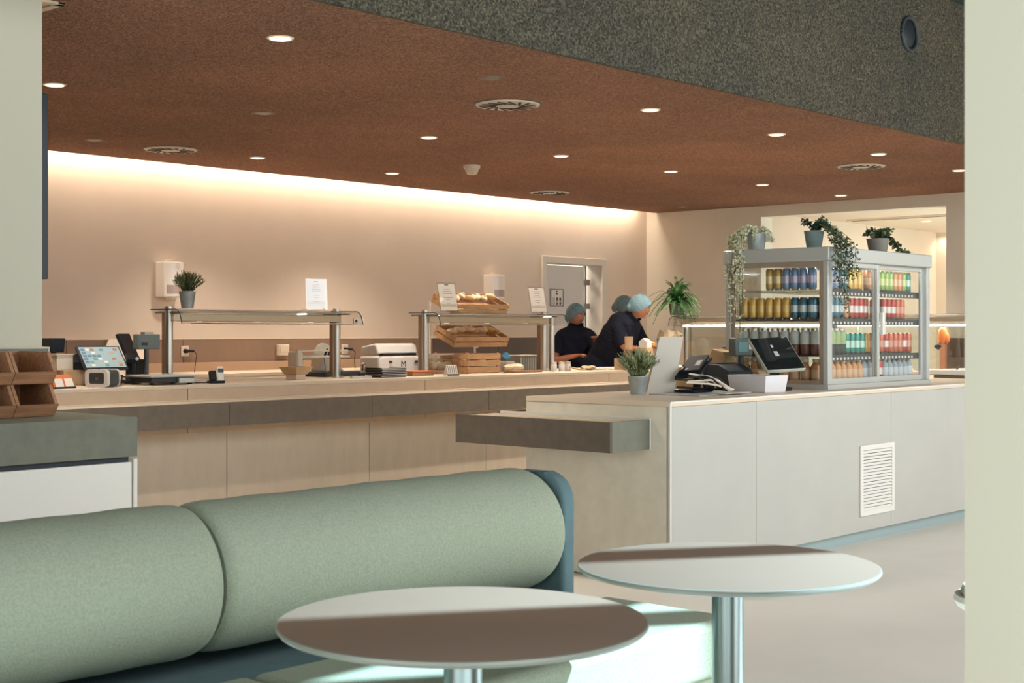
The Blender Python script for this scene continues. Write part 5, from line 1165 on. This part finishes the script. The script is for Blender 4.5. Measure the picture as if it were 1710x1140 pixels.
def remesh_object(name, parts, mt, parent, vox=.007, smooth=4):
    b = MB()
    for vs, fs in parts: b.add(vs, fs)
    me = bpy.data.meshes.new('tmp'); me.from_pydata(b.v, [], b.f); o = bpy.data.objects.new('tmp', me); COL.objects.link(o)
    r = o.modifiers.new('r', 'REMESH'); r.mode = 'VOXEL'; r.voxel_size = vox
    if smooth: s_ = o.modifiers.new('s', 'SMOOTH'); s_.iterations = smooth; s_.factor = .5
    dg = bpy.context.evaluated_depsgraph_get(); out = bpy.data.meshes.new_from_object(o.evaluated_get(dg)); out.name = name
    bpy.data.objects.remove(o)
    for p_ in out.polygons: p_.use_smooth = True
    out.materials.clear(); out.materials.append(mt)
    ob = bpy.data.objects.new(name, out); COL.objects.link(ob); ob.parent = parent; return ob
def head_mesh(c, M, s=1.):
    b = MB(); b.ell((0, 0, 0), (1, 1, 1), 40, 28); out = []
    def G(x, y, z, cx, cz, sx, sz): return math.exp(-((x - cx) / sx) ** 2 - ((z - cz) / sz) ** 2) if y < 0 else 0
    for x, y, z in b.v:
        X, Y, Z = x * .072, y * .09, z * .112
        if z < 0: X *= 1 - .30 * (-z) ** 1.5; Y = Y * (1 - .18 * (-z)) - .012 * (-z)
        if y > 0: Y *= 1.05
        f = 0
        f += .024 * G(x, y, z, 0, -.10, .16, .15) + .008 * G(x, y, z, 0, .1, .12, .25)
        f += .006 * G(x, y, z, 0, .22, .6, .10)
        for s_ in (-1, 1): f -= .010 * G(x, y, z, .38 * s_, .06, .18, .11); f += .005 * G(x, y, z, .48 * s_, -.22, .22, .18)
        f += .007 * G(x, y, z, 0, -.40, .26, .06) - .004 * G(x, y, z, 0, -.45, .2, .025) + .006 * G(x, y, z, 0, -.50, .22, .05)
        f += .010 * G(x, y, z, 0, -.80, .25, .16)
        Y -= f; out.append(c + M @ (Vector((X, Y, Z)) * s))
    return out, b.f
def ear(c, M, sx):
    b = MB(); b.ell((sx * .073, .006, -.004), (.010, .018, .03), 12, 8); return [c + M @ Vector(v) for v in b.v], b.f
def hand(nodes, edges, wrist, W_, d_, nrm, curl, tagp, s=1.):
    d_ = Vector(d_).normalized(); nrm = Vector(nrm).normalized(); sd = d_.cross(nrm).normalized()
    nodes[tagp + 'palm'] = (W_ + d_ * .045 * s, (.030 * s, .016 * s)); edges.append((wrist, tagp + 'palm'))
    for i, L_ in enumerate((.066, .075, .070, .055)):
        o = (i - 1.5) * .019 * s; b0 = W_ + d_ * .08 * s + sd * o; c1 = W_ + d_ * (.08 + L_ * .5) * s + sd * o * 1.1 - nrm * L_ * .25 * curl; c2 = c1 + (d_ * (1 - curl * .8) - nrm * curl).normalized() * L_ * .5 * s
        for q, v, r in (('a', b0, .0095), ('b', c1, .009), ('c', c2, .0075)): nodes[f'{tagp}{i}{q}'] = (v, r * s)
        edges += [(tagp + 'palm', f'{tagp}{i}a'), (f'{tagp}{i}a', f'{tagp}{i}b'), (f'{tagp}{i}b', f'{tagp}{i}c')]
    t0 = W_ + d_ * .03 * s - sd * .03 * s; t1 = t0 + (d_ * .7 - sd * .5 - nrm * .4).normalized() * .04 * s; t2 = t1 + (d_ * .9 - nrm * .5).normalized() * .03 * s
    for q, v, r in (('ta', t0, .012), ('tb', t1, .0105), ('tc', t2, .009)): nodes[tagp + q] = (v, r * s)
    edges += [(wrist, tagp + 'ta'), (tagp + 'ta', tagp + 'tb'), (tagp + 'tb', tagp + 'tc')]
def biggest(fs):
    par = {}
    def find(a):
        while par[a] != a: par[a] = par[par[a]]; a = par[a]
        return a
    for f in fs:
        for v in f: par.setdefault(v, v)
        r = find(f[0])
        for v in f[1:]: par[find(v)] = r
    cnt = {}
    for f in fs: cnt[find(f[0])] = cnt.get(find(f[0]), 0) + 1
    m_ = max(cnt, key=cnt.get); return [f for f in fs if find(f[0]) == m_]
def person(label, loc, rz, J, hc, hM, skin, sleeve, group='staff in navy uniforms and blue hair nets', collar=True, smile=True, fat=1., hs=1.):
    """J: joints in local metres, person faces -y"""
    p = thing('person', label, 'person', loc, rz, group)
    V = {k: Vector(v) for k, v in J.items()}
    N = {'pelvis': (V['pelvis'], .10), 'waist': (V['waist'], .095), 'chest': (V['chest'], .10), 'upper': (V['upper'], .085), 'neck0': (V['neck0'], .060), 'neck1': (V['neck1'], .056), 'skull': (hc + hM @ Vector((0, .01, 0)), .05)}
    E = [('pelvis', 'waist'), ('waist', 'chest'), ('chest', 'upper'), ('upper', 'neck0'), ('neck0', 'neck1'), ('neck1', 'skull')]
    for s_ in 'lr':
        for n_, r in (('sh', .062), ('el', .044), ('wr', .027)): N[n_ + s_] = (V[n_ + s_], r)
        E += [('upper', 'sh' + s_), ('sh' + s_, 'el' + s_), ('el' + s_, 'wr' + s_)]
        for n_, r in (('hip', .085), ('kn', .055), ('an', .038), ('toe', .03)): N[n_ + s_] = (V[n_ + s_], r)
        E += [('pelvis', 'hip' + s_), ('hip' + s_, 'kn' + s_), ('kn' + s_, 'an' + s_), ('an' + s_, 'toe' + s_)]
        hd = V.get('hd' + s_, (V['wr' + s_] - V['el' + s_]).normalized()); nr = V.get('hn' + s_, Vector((0, 0, 1)))
        hand(N, E, 'wr' + s_, V['wr' + s_], hd, nr, .6, 'h' + s_)
    tor = []; spine = [V['pelvis'], V['waist'], V['chest'], V['upper']]
    for i in range(25):
        t = i / 8; k = min(int(t), 2); c_ = spine[k].lerp(spine[k + 1], t - k)
        up_ = (spine[min(k + 1, 3)] - spine[max(k - 0, 0)]).normalized(); q_ = Vector((0, 0, 1)).rotation_difference(up_).to_matrix()
        j_ = min(5, i // 4); q2 = i / 4 - j_; w_ = (.168, .157, .152, .158, .168, .170, .150); dpt = (.132, .127, .124, .125, .126, .116, .09); w_ = w_[j_] + (w_[j_ + 1] - w_[j_]) * q2; dpt = dpt[j_] + (dpt[j_ + 1] - dpt[j_]) * q2
        b_ = MB().ell(c_, (w_ * fat, dpt * fat, .10 - .03 * i / 24), 28, 14, rot=q_); tor.append((b_.v, b_.f))
    parts = [skin_mesh(N, E, 'pelvis')] + tor + [head_mesh(hc, hM)] + [([hc + (v - hc) * 1. for v in e_[0]], e_[1]) for e_ in (ear(hc, hM, -1), ear(hc, hM, 1))]
    p_body = remesh_object('body', parts, skin, p, .0065)
    # shirt and trousers follow the body surface
    body = p_body; me = body.data; n = len(me.vertices); co = np.empty(n * 3, 'f'); me.vertices.foreach_get('co', co); co = co.reshape(-1, 3)
    no = np.empty(n * 3, 'f'); me.vertices.foreach_get('normal', no); no = no.reshape(-1, 3)
    segs = []
    for e_ in E:
        t_ = 'shirt' if set(e_) <= {'pelvis', 'waist', 'chest', 'upper', 'shl', 'shr'} else ('neck' if e_[1] in ('neck0',) else ('arm' if e_[0][:2] == 'sh' else ('legs' if e_[0] in ('pelvis', 'hipl', 'hipr', 'knl', 'knr') else 'skin')))
        segs.append((N[e_[0]], N[e_[1]], t_))
    segs.append(((hc, .09), (hc + hM @ Vector((0, 0, -.05)), .08), 'skin'))
    best = np.full(n, 9e9); lab = np.zeros(n, int); tt = np.zeros(n)
    for si, ((A, ra), (B, rb), t_) in enumerate(segs):
        ra = min(ra) if isinstance(ra, tuple) else ra; rb = min(rb) if isinstance(rb, tuple) else rb
        if t_ == 'shirt': ra = rb = .135 * fat
        A_ = np.array(A); d_ = np.array(B) - A_; t = np.clip(((co - A_) @ d_) / max(1e-9, d_ @ d_), 0, 1)
        ds = np.linalg.norm(co - A_ - t[:, None] * d_, axis=1) - (ra + (rb - ra) * t); m_ = ds < best; best[m_] = ds[m_]; lab[m_] = si; tt[m_] = t[m_]
    kinds = [s_[2] for s_ in segs]
    isS = np.array([kinds[l] == 'shirt' or (kinds[l] == 'arm' and tt_ < sleeve) or (kinds[l] == 'neck' and tt_ < .75) for l, tt_ in zip(lab, tt)])
    zc = co[:, 2]; hipz = V['pelvis'].z - .04
    isL = np.array([kinds[l] == 'legs' for l in lab]) & (zc > .06); isS = (isS | (isL & (zc > hipz)))
    isT = (np.array([kinds[l] == 'legs' for l in lab]) | np.array([kinds[l] == 'shirt' for l in lab])) & (zc > .06) & (zc < hipz + .08)
    fold = .004 * np.sin(co[:, 2] * 38 + co[:, 0] * 21) * np.cos(co[:, 0] * 30 - co[:, 1] * 24)
    for nm, sel, off_, mt_ in (('shirt', isS, .020, M_UNI), ('trousers', isT, .013, M_TROU)):
        o2 = off_ + (fold if nm == 'shirt' else 0); P2 = co + no * (o2[:, None] if nm == 'shirt' else o2)
        keep = [f for f in (tuple(q.vertices) for q in me.polygons) if all(sel[v] for v in f)]
        keep = biggest(keep); used = sorted({v for f in keep for v in f}); mp = {v: i for i, v in enumerate(used)}
        b = MB(); b.v = [tuple(P2[v]) for v in used]; b.f = [tuple(mp[v] for v in f) for f in keep]; b.m = [0] * len(b.f)
        g_ = b.build(nm, mt_, p, angle=80); so_ = g_.modifiers.new('thickness', 'SOLIDIFY'); so_.thickness = .006; so_.offset = 1
    if collar:
        dn = (V['neck1'] - V['neck0']).normalized(); q = dn.to_track_quat('Z', 'Y'); b = MB(); pts = []
        for i in range(17):
            a = R_(-70 + 320 * i / 16); pts.append(V['neck0'] + q @ Vector((.070 * math.cos(a), .070 * math.sin(a), .008)))
        b.tube(pts, .014, 8); b.build('collar', M_UNI, p)
    for s_ in 'lr':
        t_ = V['toe' + s_]; an = V['an' + s_]; dd_ = Vector((t_.x - an.x, t_.y - an.y, 0)).normalized()
        b = MB(); c_ = (t_ + an) / 2; ang = math.atan2(dd_.y, dd_.x); b.ell((c_.x, c_.y, .042), (.14, .05, .042), 16, 8, rot=Matrix.Rotation(ang, 3, 'Z')); b.build('shoe', M_BLACK, p)
    # head details: hair, net, eyes, brows, lips
    def part(nm, mt, fn):
        b = MB(); fn(b); b.v = [tuple(hc + hM @ Vector(v)) for v in b.v]; return b.build(nm, mt, p)
    def cap(b, r, zc, lo, rough_=0.):
        rnd = random.Random(int(r[0] * 1e4)); nu, nv = 36, 16; vs = []
        for j in range(nv + 1):
            t = j / nv
            for i in range(nu):
                a = 2 * math.pi * i / nu; front = max(0, -math.sin(a)); ph = math.pi * .5 - (math.pi * .5 + lo - front * (lo + .0 - .12) - front * .50) * t * 1.0
                k = 1 + rough_ * math.sin(i * 3.1 + j) * (.3 + .7 * t) + (rough_ * .8 if j == nv - 1 else 0)
                vs.append((r[0] * math.cos(ph) * math.cos(a) * k, .008 + r[1] * math.cos(ph) * math.sin(a) * k, zc + r[2] * math.sin(ph) * k))
        fs = [(j * nu + i, (j + 1) * nu + i, (j + 1) * nu + (i + 1) % nu, j * nu + (i + 1) % nu) for j in range(nv) for i in range(nu)]
        b.add(vs, fs)
    part('hair', M_HAIR, lambda b: cap(b, (.079, .098, .106), .012, .45))
    part('hair_net', M_NET, lambda b: cap(b, (.090, .116, .120), .014, .60, .022))
    part('hair_bun', M_HAIR, lambda b: b.ell((0, .088, -.02), (.045, .035, .045), 14, 10))
    part('net_tail', M_NET, lambda b: b.ell((0, .098, -.025), (.055, .042, .055), 16, 12))
    def band(b): 
        pts = []
        for i in range(37):
            a = 2 * math.pi * i / 36; front = max(0, -math.sin(a)); ph = -(.55 - front * (.55 - .12) - front * .22) ; ph = -(.60 - front * (.60 - .12) - front * .50)
            pts.append((.091 * math.cos(ph) * math.cos(a), .008 + .111 * math.cos(ph) * math.sin(a), .014 + .118 * math.sin(ph)))
        b.tube(pts, .005, 6)
    part('net_band', mat('teal_net_band', (88, 128, 144), .7), band)
    for s_ in (-1, 1):
        part('eye', mat('eye_white', (226, 218, 208), .3), lambda b: b.ell((s_ * .028, -.0795, .006), (.0125, .007, .0065), 12, 8))
        part('iris', mat('dark_iris', (36, 26, 22), .3), lambda b: b.ell((s_ * .028, -.0845, .006), (.006, .004, .006), 10, 6))
        part('eyebrow', M_HAIR, lambda b: b.tube([(s_ * .014, -.093, .024), (s_ * .03, -.091, .029), (s_ * .045, -.083, .024)], .0032, 5))
    part('lips', mat('lips', (150, 78, 70), .5), lambda b: b.tube([(-.024, -.083, -.048 + (.004 if smile else 0)), (-.01, -.092, -.052), (.01, -.092, -.052), (.024, -.083, -.048 + (.004 if smile else 0))], .0052, 6))
    if smile: part('teeth', M_WHITE, lambda b: b.box(-.012, .012, -.098, -.09, -.054, -.049))
    return p
def legs(x=0., y=0.):
    return dict(hipl=(x + .09, y, .86), hipr=(x - .09, y, .86), knl=(x + .10, y - .01, .46), knr=(x - .10, y - .01, .46), anl=(x + .10, y + .01, .08), anr=(x - .10, y + .01, .08), toel=(x + .12, y - .13, .035), toer=(x - .12, y - .13, .035))
# woman 1: upright, forearms raised in front of her, face turned to the right of the picture
dW = 15.1; a_ = at(961, d=dW)
hz = zat(527, dW)        # head centre height
def E3(x=0, y=0, z=0): return Euler((R_(x), R_(y), R_(z))).to_matrix()
J = dict(pelvis=(0, 0, .90), waist=(0, 0, 1.03), chest=(0, -.005, 1.19), upper=(0, .0, hz - .20), neck0=(0, -.005, hz - .15), neck1=(0, -.015, hz - .10),
         shr=(-.165, 0, hz - .215), elr=(-.25, -.02, hz - .47), wrr=(-.10, -.22, hz - .42), shl=(.165, 0, hz - .215), ell=(.25, -.05, hz - .45), wrl=(.14, -.22, hz - .28), **legs())
p1 = person('woman facing forward in navy shirt and hair net, forearms raised, before the grey door', (a_[0], a_[1], 0), R_(-28), J, Vector((0, -.02, hz)), E3(4, 0, 28), M_SKIN, .72, fat=1.18)
MB().box(.04, .115, -.142, -.136, hz - .34, hz - .325).build('chest_logo', mat('pale_logo_thread', (150, 160, 170), .7), p1)
# woman 2: bending forward towards the right
dW = 14.75; a_ = at(1006, d=dW); hz = zat(513, dW - .2)
off = .445
RY = R_(42); RY2 = R_(8)
J = dict(pelvis=(0, 0, .90), waist=(0, -.06, 1.01), chest=(0, -.16, 1.14), upper=(0, -.27, hz - .15), neck0=(0, -.31, hz - .115), neck1=(0, -off + .045, hz - .075),
         shr=(-.165, -.26, hz - .17), elr=(-.20, -.36, hz - .40), wrr=(-.10, -.47, hz - .42), shl=(.165, -.26, hz - .17), ell=(.20, -.38, hz - .38), wrl=(.10, -.48, hz - .40), **legs(0, .03))
p2 = person('woman in navy fleece and hair net bending forward to the right, smiling', (a_[0], a_[1], 0), RY2, J, Vector((0, -off, hz)), E3(14, 0, 28), M_SKIN2, .97, fat=1.3)
# person 3: only the hair net and ear show behind the bending woman
dW = 15.8; a_ = at(1038, d=dW); hz = zat(513, dW)
J = dict(pelvis=(0, 0, .90), waist=(0, 0, 1.03), chest=(0, -.005, 1.18), upper=(0, .0, hz - .21), neck0=(0, -.005, hz - .155), neck1=(0, -.015, hz - .10),
         shr=(-.15, 0, hz - .235), elr=(-.17, -.08, hz - .46), wrr=(-.12, -.26, hz - .44), shl=(.15, 0, hz - .235), ell=(.17, -.08, hz - .46), wrl=(.12, -.26, hz - .44), **legs())
p3 = person('person almost hidden behind the bending woman, only hair net and ear showing', (a_[0], a_[1], 0), RY, J, Vector((0, -.03, hz)), E3(14, 0, 6), M_SKIN, .7, smile=False)
MB().ell((-.079, -.012, hz - .045), (.008, .012, .012), 10, 8).build('earring', mat('red_white_earring', (206, 110, 110), .4), p3)
